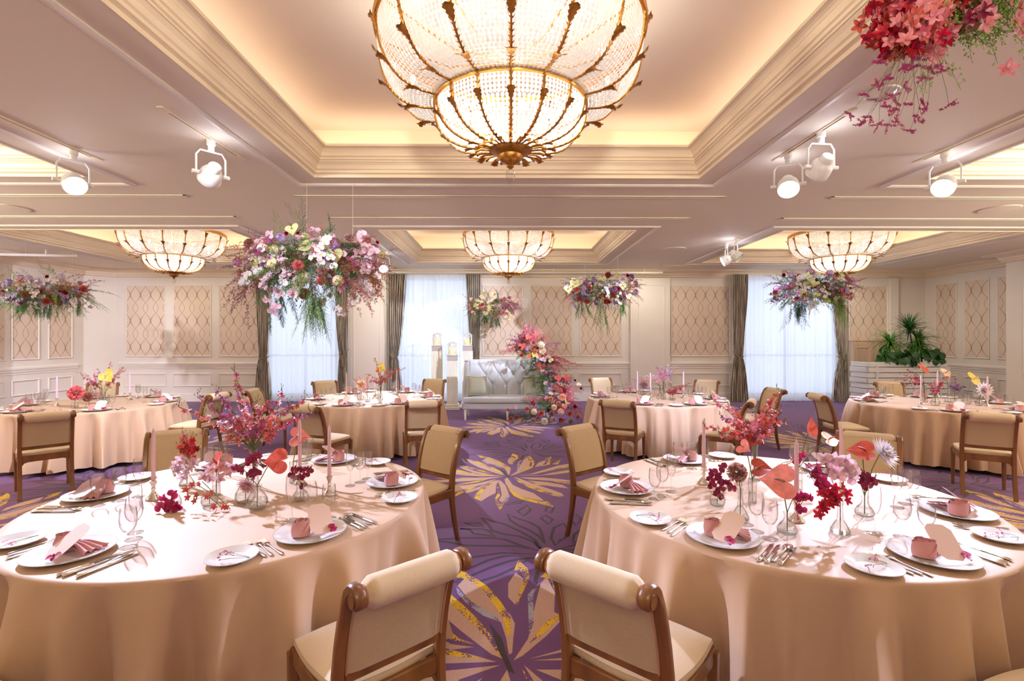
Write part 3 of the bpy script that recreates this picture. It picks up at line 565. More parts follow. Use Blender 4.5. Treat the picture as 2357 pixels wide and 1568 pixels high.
def track(p0, p1, label):
    p0, p1 = np.array(p0), np.array(p1); L = np.linalg.norm(p1-p0); rz = atan2(p1[1]-p0[1], p1[0]-p0[0]); m = (p0+p1)/2
    b = Buf()
    for s_ in (-1, 1): b.add(cbox(0, s_*.014, -.006, L, .012, .014, .002)); b.add(cbox(s_*(L/2-.05), 0, -.006, .10, .05, .013, .002))
    make('lighting_track', [('track_rail', b.mesh('track_rail', m_goldl if False else m_cornice, False)), ('track_groove', M1(box(0, 0, -.001, L-.2, .016, .002), 'track_groove', m_black, False))], label, 'lighting track', (m[0], m[1], CEIL-.001), rz, 'recessed lighting tracks')
track(cg(367, 243), cg(560, 366), 'lighting track in the ceiling left of the large tray, holding one turned away spotlight')
track(cg(-60, 240), cg(232, 368), 'lighting track at the far left edge of the ceiling, holding one bright spotlight')
track(cg(1782, 369), cg(1966, 250), 'lighting track right of the large tray, holding two spotlights')
track(cg(2105, 374), cg(2400, 246), 'lighting track at the far right edge of the ceiling, holding one bright spotlight')
track(cg(1648, 588), cg(1712, 543), 'short lighting track over the back right of the room with two small spotlights')
track(cg(866, 606), cg(912, 566), 'short lighting track behind the big flower cloud with one spotlight')
def spotlight(x, y, aim, on, label, back=False):
    "white yoke-mounted can on a track"
    r = thing('track_spotlight', label, 'spotlight', (x, y, CEIL), 0, 'white yoke mounted spotlights on ceiling tracks')
    h = .30; c = np.array([0, 0, -h]); d = unit(np.array(aim, float)-np.array([x, y, CEIL-h])); side = unit(np.cross(d, (0, 0, 1)))
    obj('mounting_stem', M1(lathe([(.001, 0), (.035, 0), (.035, -.05), (.026, -.055), (.026, -.10), (.001, -.10)], 16), 'mounting_stem', m_white), r)
    w_ = .115
    yk = [c+side*w_+(0, 0, -.0), c+side*w_+(0, 0, .15), c+side*(w_-.03)+(0, 0, .195), c-side*(w_-.03)+(0, 0, .195), c-side*w_+(0, 0, .15), c-side*w_]
    obj('yoke', M1(tube(yk, .008, 6), 'yoke', m_white), r)
    for s_ in (-1, 1): obj('knob', M1(tube([c+side*s_*.095, c+side*s_*.145], .018, 8), 'knob', m_white), r)
    X = X4(c, zto(d))
    prof = [(.001, -.11), (.045, -.11), (.052, -.10), (.055, -.06), (.07, -.05), (.085, -.02), (.092, .03), (.092, .07), (.088, .075), (.082, .06), (.001, .055)]
    obj('lamp_housing', M1(lathe(prof, 24), 'lamp_housing', m_white), r, X=X)
    obj('lamp_lens', M1(lathe([(.001, .062), (.04, .066), (.081, .062)], 24), 'lamp_lens', m_lens if on else m_glass), r, X=X)
    if True:
        b = Buf()
        for k in range(-3, 4): b.add(box(k*.011, 0, -.1115, .005, 2*sqrt(max(0, .04**2-(k*.011)**2)), .002))
        obj('vent_grille', b.mesh('vent_grille', m_slot, False), r, X=X)
    return np.array([x, y, CEIL-h]), d
SPOTS = []
def sp(px, py, aim, on, label, power, cone=60, col=COOL, blend=.5, both=True):
    x, y = cg(px, py); p, d = spotlight(x, y, aim, on, label)
    if power: lamp('spot_spill', 'POINT', (x-d[0]*.16, y-d[1]*.16, CEIL-.2), 1.6, COOL, .05)
    if power: q = p+d*.09; lamp('spot_beam', 'SPOT', tuple(q), power, col if 'front left' not in label and 'facing the room' not in label and 'of the pair' not in label else (.60, .67, 1.0), .035, spot=cone, blend=blend, target=tuple(q+d))
T1C = (-1.49, 2.825); T2C = (1.511, 2.798); T3C = (-5.55, 6.78); T4C = (5.82, 6.7); T5C = (-1.97, 7.39); T6C = (2.21, 7.38)
sp(169, 344, (-1.4, 2.7, .7), True, 'bright white track spotlight at the far left, its lens facing the front left table', 1350, 36)
sp(486, 322, (-5.6, 6.9, .7), False, 'white track spotlight seen from behind, left of the large ceiling tray', 700, 46)
sp(1814, 352, (1.6, 2.6, .7), True, 'bright white track spotlight on the right, nearer the large tray of the pair', 330, 46)
sp(1890, 302, (2.3, 7.4, .7), False, 'white track spotlight turned away, right one of the pair by the large tray', 750, 40)
sp(2175, 350, (1.5, 2.9, .7), True, 'bright white track spotlight at the far right, its lens facing the room', 950, 38)
sp(1672, 560, (-.2, 9.9, .9), True, 'small bright track spotlight over the back right, left of its pair', 500, 44)
sp(1694, 548, (6.0, 6.8, .7), False, 'small track spotlight turned away, right of the pair over the back right', 550, 44)
sp(883, 580, (-1.9, 7.3, .7), True, 'bright track spotlight glimpsed through the green of the big flower cloud', 750, 42)
# further spot beams, without fixtures, aim at the walls and flowers
lamp('spot_beam', 'SPOT', (-8.2, 5.2, 3.05), 800, COOL, .035, spot=50, blend=.6, target=(-9.9, 10.6, 1.2))
lamp('spot_beam', 'SPOT', (2.0, 6.9, 3.1), 950, COOL, .035, spot=38, blend=.6, target=(-1.2, 12.3, 1.5))
lamp('spot_beam', 'SPOT', (-2.6, 2.6, 3.1), 350, COOL, .035, spot=46, blend=.6, target=(-1.7, 5.4, 2.2))
def disc_fit(px, py, r_, label, name='ceiling_speaker', cat='ceiling speaker', lit=False):
    x, y = cg(px, py)
    parts = [('rim', M1(lathe([(r_*.001, -.012), (r_*.86, -.012), (r_*.97, -.010), (r_, 0)], 32), 'rim', m_ceil))]
    if lit: parts = [('rim', M1(lathe([(r_*.8, -.008), (r_*.97, -.010), (r_, 0)], 32), 'rim', m_trim)), ('diffuser', M1(lathe([(.001, .03), (r_*.5, .03), (r_*.8, -.008)], 32), 'diffuser', m_steel))]
    make(name, parts, label, cat, (x, y, CEIL-.0005), 0)
disc_fit(20, 478, .22, 'round ceiling speaker cover at the far left, between two slim slots')
disc_fit(2300, 481, .22, 'round ceiling speaker cover at the far right, between two slim slots')
disc_fit(1552, 573, .22, 'round ceiling speaker cover right of the small middle tray')
disc_fit(2025, 214, .12, 'recessed silver downlight in the ceiling behind the near hanging flowers', 'recessed_downlight', 'downlight', True)
# hanging pipe rail in front of the back wall
r = thing('hanging_rail', 'long white pipe rail hung along the top of the back wall', 'rail', (0, 12.2, 3.2))
x0, x1 = Q(880, 0, 12.2)[0], Q(1525, 0, 12.2)[0]
obj('pipe', M1(tube([(x0, 0, 0), (x1, 0, 0)], .028, 10), 'pipe', m_trim), r)
for px in (1065, 1274, 1483):
    obj('hanger', M1(tube([(Q(px, 0, 12.2)[0], 0, .0), (Q(px, 0, 12.2)[0], 0, .1)], .014, 8), 'hanger', m_trim), r)
r = thing('hanging_rail', 'short white pipe rail hung at the far left by the pillar', 'rail', (-8.9, 9.7, 3.2))
obj('pipe', M1(tube([(-1.2, -.1, 0), (.5, .1, 0)], .028, 10), 'pipe', m_trim), r); obj('hanger', M1(tube([(0, 0, 0), (0, 0, .1)], .014, 8), 'hanger', m_trim), r)
# ================================================================ CHANDELIERS
T1P = [(.857, 3.54), (.856, 3.47), (.848, 3.40), (.83, 3.33), (.80, 3.265), (.76, 3.21), (.71, 3.165), (.65, 3.135), (.58, 3.118), (.50, 3.112)]
T2P = [(.492, 3.10), (.488, 3.05), (.475, 3.00), (.452, 2.955), (.42, 2.92), (.38, 2.89), (.33, 2.868), (.27, 2.852), (.20, 2.842), (.10, 2.835)]
ZR = 2.66   # local origin at the bottom ball
def resample(P, step):
    P = [np.array(p, float) for p in P]; out = []; d = 0; nxt = 0
    for a, b in zip(P[:-1], P[1:]):
        L = np.linalg.norm(b-a)
        while nxt <= d+L+1e-9: out.append((a+(b-a)*((nxt-d)/L), unit(b-a))); nxt += step
        d += L
    return out
def bead_vf(r=.0125, t=.0045):
    v = [(0, 0, t), (0, 0, -t)]+[(r*cos(pi*k/3.5), r*1.06*sin(pi*k/3.5), 0) for k in range(7)]
    return v, [(0, 2+k, 2+(k+1) % 7) for k in range(7)]+[(1, 2+(k+1) % 7, 2+k) for k in range(7)]
BV = bead_vf()
def bead_places():
    out = []
    for P, tier in ((T1P, 1), (T2P, 2)):
        for j, (p, t) in enumerate(resample(P, .0245)):
            r = p[0]-.006; per = max(2, int(2*pi*r/16/.0262)-0)
            for k in range(16):
                for i in range(per):
                    a = 2*pi*(k+(i+.5+.25)/(per+.5))/16-pi/2
                    nrm = np.array([cos(a)*(-t[1]), sin(a)*(-t[1]), t[0]])
                    out.append((np.array([r*cos(a), r*sin(a), p[1]-ZR]), unit(nrm), tier))
    return out
BP = bead_places()
def gold_rib():
    b = Buf()
    def leaf(p, d, out, L, W):
        z = unit(d); x = unit(np.cross(z, out)); y = unit(out); v = []; f = []
        rows = ((0, .30, 0), (.18, .62, .10), (.30, .48, .12), (.48, .85, .22), (.60, .66, .26), (.80, 1.1, .50), (.92, .8, .60), (1.02, 1.25, .95))
        for j, (s_, w_, l) in enumerate(rows):
            for q in (-2, -1, 0, 1, 2): v.append(p+z*(s_+(.10 if j == 7 and q in (-2, 0, 2) else 0)+(.05 if abs(q) == 2 else 0))*L+x*q*.5*w_*W+y*(l*W*1.1+(W*.22 if q in (0,) else W*.08 if abs(q) == 1 else 0)))
        for j in range(7): f += [(5*j+i, 5*j+i+1, 5*j+i+6, 5*j+i+5) for i in range(4)]
        return v, f
    return b, leaf
def rib_mesh(P, name, nl, w_):
    b, leaf = gold_rib(); pts = [np.array([p[0]+.006, 0, p[1]-ZR]) for p in P]
    b.add(tube(pts, .008, 5))
    rs = resample([(p[0]+.008, p[1]-ZR) for p in P], .001); n = len(rs)
    for k in range(nl):   # big scroll leaves
        p, t = rs[int((k+.55)/nl*(n-1))]; q = np.array([p[0], 0, p[1]]); d = -np.array([t[0], 0, t[1]]); o = np.array([-t[1], 0, t[0]]); o = o*(1 if o[0]*q[0]-.0 >= 0 or o[2] < 0 else -1)
        o = np.array([-t[1], 0, t[0]]) if -t[1] > 0 else np.array([t[1], 0, -t[0]])
        b.add(leaf(q, d, o, w_*2.2, w_*.9))
    for k in range(nl*7):
        p, t = rs[int((k+.5)/(nl*7)*(n-1))]; q = np.array([p[0], 0, p[1]])
        for s_ in (-1, 1): b.add(tube([q, q+(0, s_*.016, 0)-np.array([t[0], 0, t[1]])*.016], [.0065, .002], 3))
    return b.mesh(name, m_gold)
RIB1 = rib_mesh(T1P, 'rib', 3, .036); RIB2 = rib_mesh(T2P, 'rib', 2, .028)
def ring_mesh(r, z, h, t, name, m=None):
    v, f = lathe([(r, z), (r+t, z+.004), (r+t, z+h*.3), (r+t*.6, z+h*.5), (r+t, z+h*.7), (r+t, z+h), (r, z+h)], 96, lambda a, j: 1+(.006*(sin(a*48) > 0) if 1 < j < 5 else 0))
    return M1((v, f), name, m or m_goldl)
CHM = dict(rim=ring_mesh(.852, 3.535-ZR, .06, .02, 'rim'), mid=ring_mesh(.488, 3.098-ZR, .034, .016, 'middle_ring'),
    boss=M1(lathe([(.13, 2.845-ZR), (.135, 2.835-ZR), (.125, 2.825-ZR), (.10, 2.81-ZR), (.075, 2.80-ZR), (.07, 2.775-ZR), (.055, 2.755-ZR), (.03, 2.745-ZR), (.018, 2.735-ZR), (.022, 2.725-ZR), (.012, 2.715-ZR), (.004, 2.71-ZR)], 32, lambda a, j: 1+.07*abs(sin(a*8))*(j < 8)), 'boss', m_gold),
    ball=M1(lathe([(.004, .052), (.016, .047), (.028, .035), (.033, .016), (.031, .0), (.022, -.018), (.010, -.03), (.001, -.034)], 9), 'crystal_ball', m_crystal, False))
b = Buf()
for k in range(24):
    a = 2*pi*k/24; p0 = np.array([.12*cos(a), .12*sin(a), 2.83-ZR]); p1 = np.array([.20*cos(a), .20*sin(a), 2.838-ZR]); p2 = np.array([.235*cos(a), .235*sin(a), 2.826-ZR])
    b.add(tube([p0, p1, p2], [.004, .007, .013], 5))
CHM['petals'] = b.mesh('leaf_spray', m_gold)
b = Buf()   # bead chains hanging straight between boss and crystals
for k in range(12): a = 2*pi*k/12; b.add(tube([(0, 0, 3.42-ZR), (.40*cos(a), .40*sin(a), 3.38-ZR), (.83*cos(a), .83*sin(a), 3.54-ZR)], .008, 5))
b.add(tube([(0, 0, 2.84-ZR), (0, 0, 3.90-ZR)], .014, 8)); b.add(lathe([(.001, 3.91-ZR), (.09, 3.905-ZR), (.10, 3.88-ZR), (.03, 3.86-ZR)], 20))
CHM['frame'] = b.mesh('inner_frame', m_goldl)
b = Buf()
bulbs = [(.30*cos(2*pi*k/8+.2), .30*sin(2*pi*k/8+.2), 3.0-ZR) for k in range(8)]+[(.64*cos(2*pi*k/12), .64*sin(2*pi*k/12), 3.30-ZR) for k in range(12)]
BULB = M1(lathe([(.001, .03), (.012, .024), (.018, .005), (.014, -.015), (.006, -.03), (.001, -.03)], 8), 'bulb', m_bulb)
def beads_mesh(places, name):
    b = Buf()
    for p, n_, t in places: b.add(BV, 0, X4(p, zto(n_)))
    return b.mesh(name, m_bead, False)
BEAD = M1(BV, 'bead', m_bead, False)
near = sorted(range(len(BP)), key=lambda i: (BP[i][0][1]*1.0+abs(BP[i][0][0])*.6-(BP[i][2] == 2)*.32 if BP[i][0][1] < 0 else 9))[:300]
ns = set(near); ALLB = beads_mesh(BP, 'crystal_bead_strands'); RESTB = beads_mesh([BP[i] for i in range(len(BP)) if i not in ns], 'crystal_bead_strands')
def chandelier(x, y, label, main=False):
    r = thing('crystal_chandelier', label, 'chandelier', (x, y, ZR), 0, 'basket shaped crystal chandeliers')
    obj('rim', CHM['rim'], r, rot=(0, 0, 0)); obj('middle_ring', CHM['mid'], r); obj('boss', CHM['boss'], r); obj('leaf_spray', CHM['petals'], r); obj('crystal_ball', CHM['ball'], r); obj('inner_frame', CHM['frame'], r)
    for k in range(16):
        a = 2*pi*k/16-pi/2; obj('rib', RIB1, r, rot=(0, 0, a)); obj('lower_rib', RIB2, r, rot=(0, 0, a))
    for p in bulbs: obj('bulb', BULB, r, p)
    if main:
        for i in near: p, n_, t = BP[i]; obj('bead', BEAD, r, X=X4(p, zto(n_)))
    tag(obj('crystal_bead_strands', RESTB if main else ALLB, r), kind='stuff')
chandelier(*CHPOS[0], 'huge crystal bead chandelier with gilt ribs in the large front ceiling tray', True)
chandelier(*CHPOS[3], 'small looking crystal chandelier in the middle far tray above the sofa')
chandelier(*CHPOS[4], 'crystal chandelier in the far left ceiling tray, left of the big flower cloud')
chandelier(*CHPOS[5], 'crystal chandelier in the far right ceiling tray above the hanging flowers')
# ================================================================ CHAIRS
def chair_parts():
    prof = [(-.262, 0), (-.228, .14), (-.205, .28), (-.196, .40), (-.202, .50), (-.222, .60), (-.248, .69), (-.272, .755), (-.298, .806), (-.322, .827), (-.349, .832), (-.369, .819), (-.373, .799), (-.362, .785)]
    th = [.030, .034, .040, .048, .046, .042, .040, .038, .036, .034, .032, .030, .026, .020]
    post = {s_: M1(rsweep(prof, .036, th, s_*.197), 'rear_post', m_wood) for s_ in (-1, 1)}
    cap = {s_: M1(tube([(s_*.17, -.352, .803), (s_*.219, -.352, .803)], .0215, 16), 'scroll_cap', m_wood) for s_ in (-1, 1)}
    fl = {s_: M1(rsweep([(.205, 0), (.205, .20), (.205, .395)], [.027, .034, .042], [.027, .034, .042], s_*.207), 'front_leg', m_wood) for s_ in (-1, 1)}
    fr = Buf()
    fr.add(cbox(0, .206, .385, .41, .024, .06, .004)); fr.add(cbox(0, -.196, .385, .36, .024, .06, .004))
    for s_ in (-1, 1):
        fr.add(cbox(s_*.206, .01, .385, .024, .40, .06, .004))
        fr.add(tube([(s_*.20, -.176, .33), (s_*.203, -.166, .355), (s_*.205, -.14, .362)], .012, 6)); fr.add(tube([(s_*.18, -.196, .33), (s_*.17, -.196, .352), (s_*.14, -.196, .360)], .010, 6))
    rail = M1(cbox(0, -.211, .492, .36, .022, .032, .004), 'back_rail', m_wood, False)
    def sfn(u, v):   # cushion
        a = 2*pi*u; w_ = .226-.016*0; cx, cy = cos(a), sin(a); k = 1/max(abs(cx), abs(cy))**.75
        wx = .226 if True else 0; yy = cy*k*.205; xx = cx*k*(.212+.02*(yy/.205)*.6)
        if v < .34: z = .412+v/.34*.03; s_ = .985+.03*sin(v/.34*pi)
        else: s_ = cos((v-.34)/.66*pi/2)**.8 if v < 1 else 0; z = .442+.038*(1-s_**2.4)
        return (xx*s_, .012+yy*s_, z)
    seat = M1(grid(sfn, 40, 14, True), 'seat_cushion', m_linen)
    # upholstered back: follows the posts
    pr = [(-.214, .512), (-.226, .58), (-.244, .655), (-.264, .72), (-.285, .77), (-.305, .80)]
    def back(off, w_, m, nm):
        v = []; f = []; P = [np.array(p) for p in pr]; n = len(P)
        for s_, dz in ((1, 0), (-1, 0)):
            for j in range(n):
                t = unit(P[min(n-1, j+1)]-P[max(0, j-1)]); nn = np.array([t[1], -t[0]])
                for i in range(9):
                    x = -1+i/4; bul = .024+.008*(1-x*x) if s_ > 0 else .016+.003*(1-x*x)
                    if abs(x) == 1: bul *= .6
                    q = P[j]+nn*bul*s_; v.append((x*w_, q[0], q[1]))
        m_ = n*9
        for s_ in (0, 1):
            for j in range(n-1):
                for i in range(8): a = s_*m_+j*9+i; q = (a, a+1, a+10, a+9); f.append(q if s_ else q[::-1])
        for j in range(n-1): a = j*9; f += [(a, a+9, m_+a+9, m_+a), (a+8, m_+a+8, m_+a+17, a+17)]
        for i in range(8): f += [(i, m_+i, m_+i+1, i+1)]
        return M1((v, f), nm, m)
    bk = back(0, .181, m_linen_b, 'backrest')
    pips = [M1(tube([(s_*.180, y-.018, z) for y, z in pr], .003, 5), 'piping', m_piping) for s_ in (-1, 1)]
    # roll with gathered ends
    def roll(u, v):
        x = -1+2*v; e = max(0, (abs(x)-.84)/.16); rr = .053*(1-.42*e**1.6)*(1+.05*e*sin(u*2*pi*9+3*x)); rr *= 1-.02*abs(x)
        a = 2*pi*u; return (x*.172, -.338+rr*cos(a), .805+rr*.94*sin(a))
    rl = M1(grid(roll, 44, 26, True), 'top_roll', m_linen)
    bands = [M1(tube([(s_*.1725, -.340+.031*cos(a), .803+.031*sin(a)) for a in [2*pi*k/16 for k in range(17)]], .0042, 5), 'piping', m_piping) for s_ in (-1, 1)]
    P_ = [('seat_cushion', seat), ('seat_frame', fr.mesh('seat_frame', m_wood, False)), ('back_rail', rail), ('backrest', bk, (0, 0, 0), (0, 0, 0), [('piping', q_) for q_ in pips]),
         ('top_roll', rl, (0, 0, 0), (0, 0, 0), [('piping', q_) for q_ in bands])]
    for s_ in (-1, 1): P_ += [('rear_post', post[s_], (0, 0, 0), (0, 0, 0), [('scroll_cap', cap[s_])]), ('leg', fl[s_])]
    return P_
CH = chair_parts()
def chair(x, y, f, label, group='cream dining chairs round the tables'):
    make('dining_chair', CH, label, 'chair', (x, y, 0), atan2(-f[0], f[1]), group, sc=(.985, 1.0, 1.015))
C_ = 'cream chair '
chair(-.53, 1.89, (-.65, .76), C_+'seen from behind at the bottom centre, left of the purple aisle')
chair(.50, 1.88, (.65, .76), C_+'seen from behind at the bottom centre, right of the purple aisle')
chair(-.71, 3.875, (-.62, -.78), C_+'at the far aisle side of the front left table')
chair(.80, 3.94, (.62, -.78), C_+'at the far aisle side of the front right table')
chair(-2.49, 3.72, (.45, -.89), C_+'facing us behind the front left table')
chair(2.60, 3.58, (-.6, -.8), C_+'facing us behind the front right table')
chair(-1.86, 1.52, (.3, .95), C_+'cut off at the bottom left corner, only its seat showing')
chair(1.80, 1.50, (-.25, .97), C_+'cut off at the bottom right corner, only its seat showing')
chair(-4.83, 5.25, (-.72, .69), C_+'seen from behind in front of the far left table')
chair(-4.2, 6.75, (-1, .1), C_+'at the aisle end of the far left table, seen from the side')
chair(-6.5, 8.0, (.5, -.86), C_+'facing us behind the far left table near the corner')
chair(-2.12, 5.8, (.35, .94), C_+'at the left front of the middle left table, seen from behind')
chair(-1.07, 6.22, (-.23, .97), C_+'seen from behind at the right front of the middle left table')
chair(-3.35, 7.25, (1, .05), C_+'seen side on at the left end of the middle left table')
chair(-2.95, 8.35, (.6, -.8), C_+'facing us at the left back of the middle left table by the window')
chair(-1.38, 8.68, (-.2, -.98), C_+'facing us at the right back of the middle left table by the pillars')
chair(1.45, 6.2, (.45, .89), C_+'seen from behind at the left front of the middle right table')
chair(2.62, 6.1, (-.85, .5), C_+'at the right front of the middle right table behind the orchids')
chair(3.6, 7.25, (-.95, -.1), C_+'at the right end of the middle right table before the right window')
chair(1.78, 8.85, (.2, -.97), C_+'facing us at the left back of the middle right table')
chair(3.3, 8.45, (-.6, -.8), C_+'facing us at the right back of the middle right table')
chair(4.43, 6.53, (1, -.1), C_+'at the left end of the far right table, seen from the side')
chair(4.94, 5.14, (.55, .83), C_+'seen from behind in front of the far right table')
chair(6.3, 8.0, (-.3, -.95), C_+'facing us behind the far right table before the planter')
# ================================================================ TABLES
TAB = [('front left', T1C, 1.005, 26, 1), ('front right', T2C, 1.005, 28, 2), ('far left', T3C, 1.0, 30, 3), ('far right', T4C, 1.0, 30, 4), ('middle left', T5C, 1.0, 32, 5), ('middle right', T6C, 1.0, 32, 6)]
TZ = .71
def table(nm, c, R, nf, seed):
    r = thing('round_table', 'round banquet table hidden under the blush cloth, '+nm+' one', 'table', (c[0], c[1], 0), seed*.4, 'round banquet tables')
    obj('tabletop', M1(lathe([(.001, .70), (R-.02, .70), (R-.012, .69), (R-.012, .675), (R-.02, .67), (.001, .67)], 64), 'tabletop', m_wood), r)
    for k in range(4):
        a = pi/4+k*pi/2; obj('leg', M1(tube([(.78*cos(a), .78*sin(a), 0), (.70*cos(a), .70*sin(a), .67)], .02, 8), 'leg', m_paleoak), r)
    rn = random.Random(seed); ks = [(nf, .030), (nf*.62, .026), (nf*1.5+1, .010), (7, .016), (11, .014)]; ks = [(int(k), a, rn.random()*6) for k, a in ks]
    def fn(u, v):
        a = 2*pi*u
        if v < .30: s_ = v/.30; return (R*s_*cos(a)*.985, R*s_*sin(a)*.985, TZ)
        s_ = (v-.30)/.70
        if s_ < .08: t = s_/.08; rr = R*.985+R*.017*sin(t*pi/2); z = TZ-.014*(1-cos(t*pi/2)); return (rr*cos(a), rr*sin(a), z)
        t = (s_-.08)/.92; g = t**.62*(1-math.exp(-t*30))
        w_ = 0
        for k, am, ph in ks: w_ += am*sin(k*a+ph+.5*sin(2*a+ph)+.25*t)
        ww = w_+.03*abs(sin(nf*.5*a+ks[0][2]+.8*sin(3*a)))-.012
        rr = R*1.002+g*(ww*1.7*(1+.35*t)-.012)+.034*t
        return (rr*cos(a), rr*sin(a), TZ-.014-(TZ-.014-.055)*t+.012*sin(nf*a+ks[0][2])*t)
    tag(obj('tablecloth', M1(grid(fn, 448, 40, True), 'tablecloth', m_cloth), None, (c[0], c[1], 0)), 'blush satin cloth falling in folds over the '+nm+' round table', 'tablecloth', 'blush tablecloths')
for t in TAB: table(*t)
# ================================================================ SOFA
def sofa():
    W = .86; D0 = 9.62; r = thing('loveseat', 'silvery button tufted high back loveseat with cream legs against the back wall', 'sofa', (-.02, D0+.42, 0))
    y0 = -.38; y1 = .30
    obj('seat_base', M1(cbox(0, (y0+y1)/2, .275, 2*W, y1-y0, .13, .02), 'seat_base', m_sofa), r)
    def cush(u, v):
        a = 2*pi*u; k = 1/max(abs(cos(a)), abs(sin(a)))**.93; x, y = cos(a)*k, sin(a)*k
        s_ = min(1, (1-v)*6)**.4 if v > .5 else 1; z = .345+v*.11 if v < .8 else .433+.025*(1-((1-v)/.2)**2)
        q = 1-.03*abs(2*v-1)**3; q = q*(1 if v < .8 else ((1-v)/.2)**.5)
        return (x*(W-.005)*q, (y0+.165)+.0+y*.30*q+.10, z)
    obj('seat_cushion', M1(grid(cush, 72, 14, True), 'seat_cushion', m_sofa), r)
    # tufted back with real dimples and creases
    H0, H1 = .43, 1.15; BWd = .74; yb_ = .17
    btn = [(x*.29-.58, 1.055) for x in range(5)]+[(x*.29-.435, .855) for x in range(4)]+[(x*.29-.58, .655) for x in range(5)]
    seg = []
    for (ax, az) in btn:
        for (bx_, bz_) in btn:
            if az > bz_ and abs(abs(ax-bx_)-.145) < .01 and az-bz_ < .25: seg.append((ax, az, bx_, bz_))
    seg += [(x*.29-.58, 1.055, x*.29-.58, 1.20) for x in range(5)]+[(x*.29-.58, .655, x*.29-.58, .40) for x in range(5)]
    def bf(u, v):
        x = -BWd+2*BWd*u; z = H0+(H1-H0)*v; d = min(hypot(x-a, z-b_) for a, b_ in btn); e = 9
        for (ax, az, bx_, bz_) in seg:
            L2 = (bx_-ax)**2+(bz_-az)**2; t = max(0, min(1, ((x-ax)*(bx_-ax)+(z-az)*(bz_-az))/L2)); e = min(e, hypot(x-ax-t*(bx_-ax), z-az-t*(bz_-az)))
        y = .055*(1-math.exp(-d/.035))+.030*(1-math.exp(-e/.013)) 
        y += .004*sin(x*90+z*20)*math.exp(-d/.08)
        if v > .93: y -= (v-.93)/.07*.04
        return (x, yb_-y+(z-H0)*.12, z)
    bk = obj('tufted_back', M1(grid(bf, 150, 70), 'tufted_back', m_sofa), r)
    obj('back_shell', M1(cbox(0, yb_+.10, (H0+H1)/2-.02, 2*BWd+.10, .14, H1-H0+.05, .03), 'back_shell', m_sofa), r, rot=(-.0, 0, 0))
    for (a, b_) in btn: obj('button', M1(lathe([(.001, .012), (.010, .009), (.016, 0), (.012, -.004)], 10), 'button', m_sofa), bk, (a, yb_-.008+(b_-H0)*.12, b_), (pi/2, 0, 0))
    for s_ in (-1, 1):   # wings
        def wf(u, v):
            z = .33+(.82)*v; a = 2*pi*u; dep = .30-.10*max(0, v-.15); th_ = .045+.02*sin(pi*min(1, v))
            if v > .96: th_ *= .5
            return (s_*(BWd+.055)+th_*cos(a)*(1.0), .10-dep*.45+dep*.62*max(-1, min(1, 1.25*sin(a)))+.05*v, z)
        obj('wing', M1(grid(wf, 28, 16, True), 'wing', m_sofa), r)
        obj('wing', M1(cbox(s_*(BWd+.055), .03, 1.145, .085, .28, .03, .014), 'wing', m_sofa), r)
    for x, y in ((-.80, -.34), (.80, -.34), (-.78, .26), (.78, .26), (.02, -.30)):
        obj('leg', M1(rsweep([(y, 0), (y, .21)], [.028, .055], [.028, .055], x), 'leg', m_cream), r)
sofa()
def pillow(x, y, z, rz, tilt, label):
    def fn(u, v):
        x_, z_ = 2*u-1, 2*v-1; k = 1-.10*(1-x_*x_)*z_*z_; kx = 1-.10*(1-z_*z_)*1
        return (x_*.21*kx, 0, z_*.20*k)
    b = Buf()
    for s_ in (-1, 1):
        def g(u, v):
            p = fn(u, v); x_, z_ = 2*u-1, 2*v-1; h = .075*((1-x_**4)*(1-z_**4))**.6; return (p[0], s_*h, p[2])
        b.add(grid(g, 20, 20))
    e = [fn(t, 0) for t in np.linspace(0, 1, 11)]+[fn(1, t) for t in np.linspace(0, 1, 11)]+[fn(t, 1) for t in np.linspace(1, 0, 11)]+[fn(0, t) for t in np.linspace(1, 0, 11)]
    make('pillow', [('pillow_body', b.mesh('pillow_body', m_pillow)), ('corded_edge', M1(tube(e, .006, 5), 'corded_edge', m_cream))], label, 'pillow', (x, y, z), 0, 'sage pillows on the loveseat', (tilt, .06 if x < 0 else -.06, rz))
pillow(-.60, 9.85, .66, .28, -.26, 'sage green silk pillow at the left end of the loveseat')
pillow(.54, 9.85, .66, -.22, -.26, 'sage green silk pillow at the right end of the loveseat, by the flower cascade')
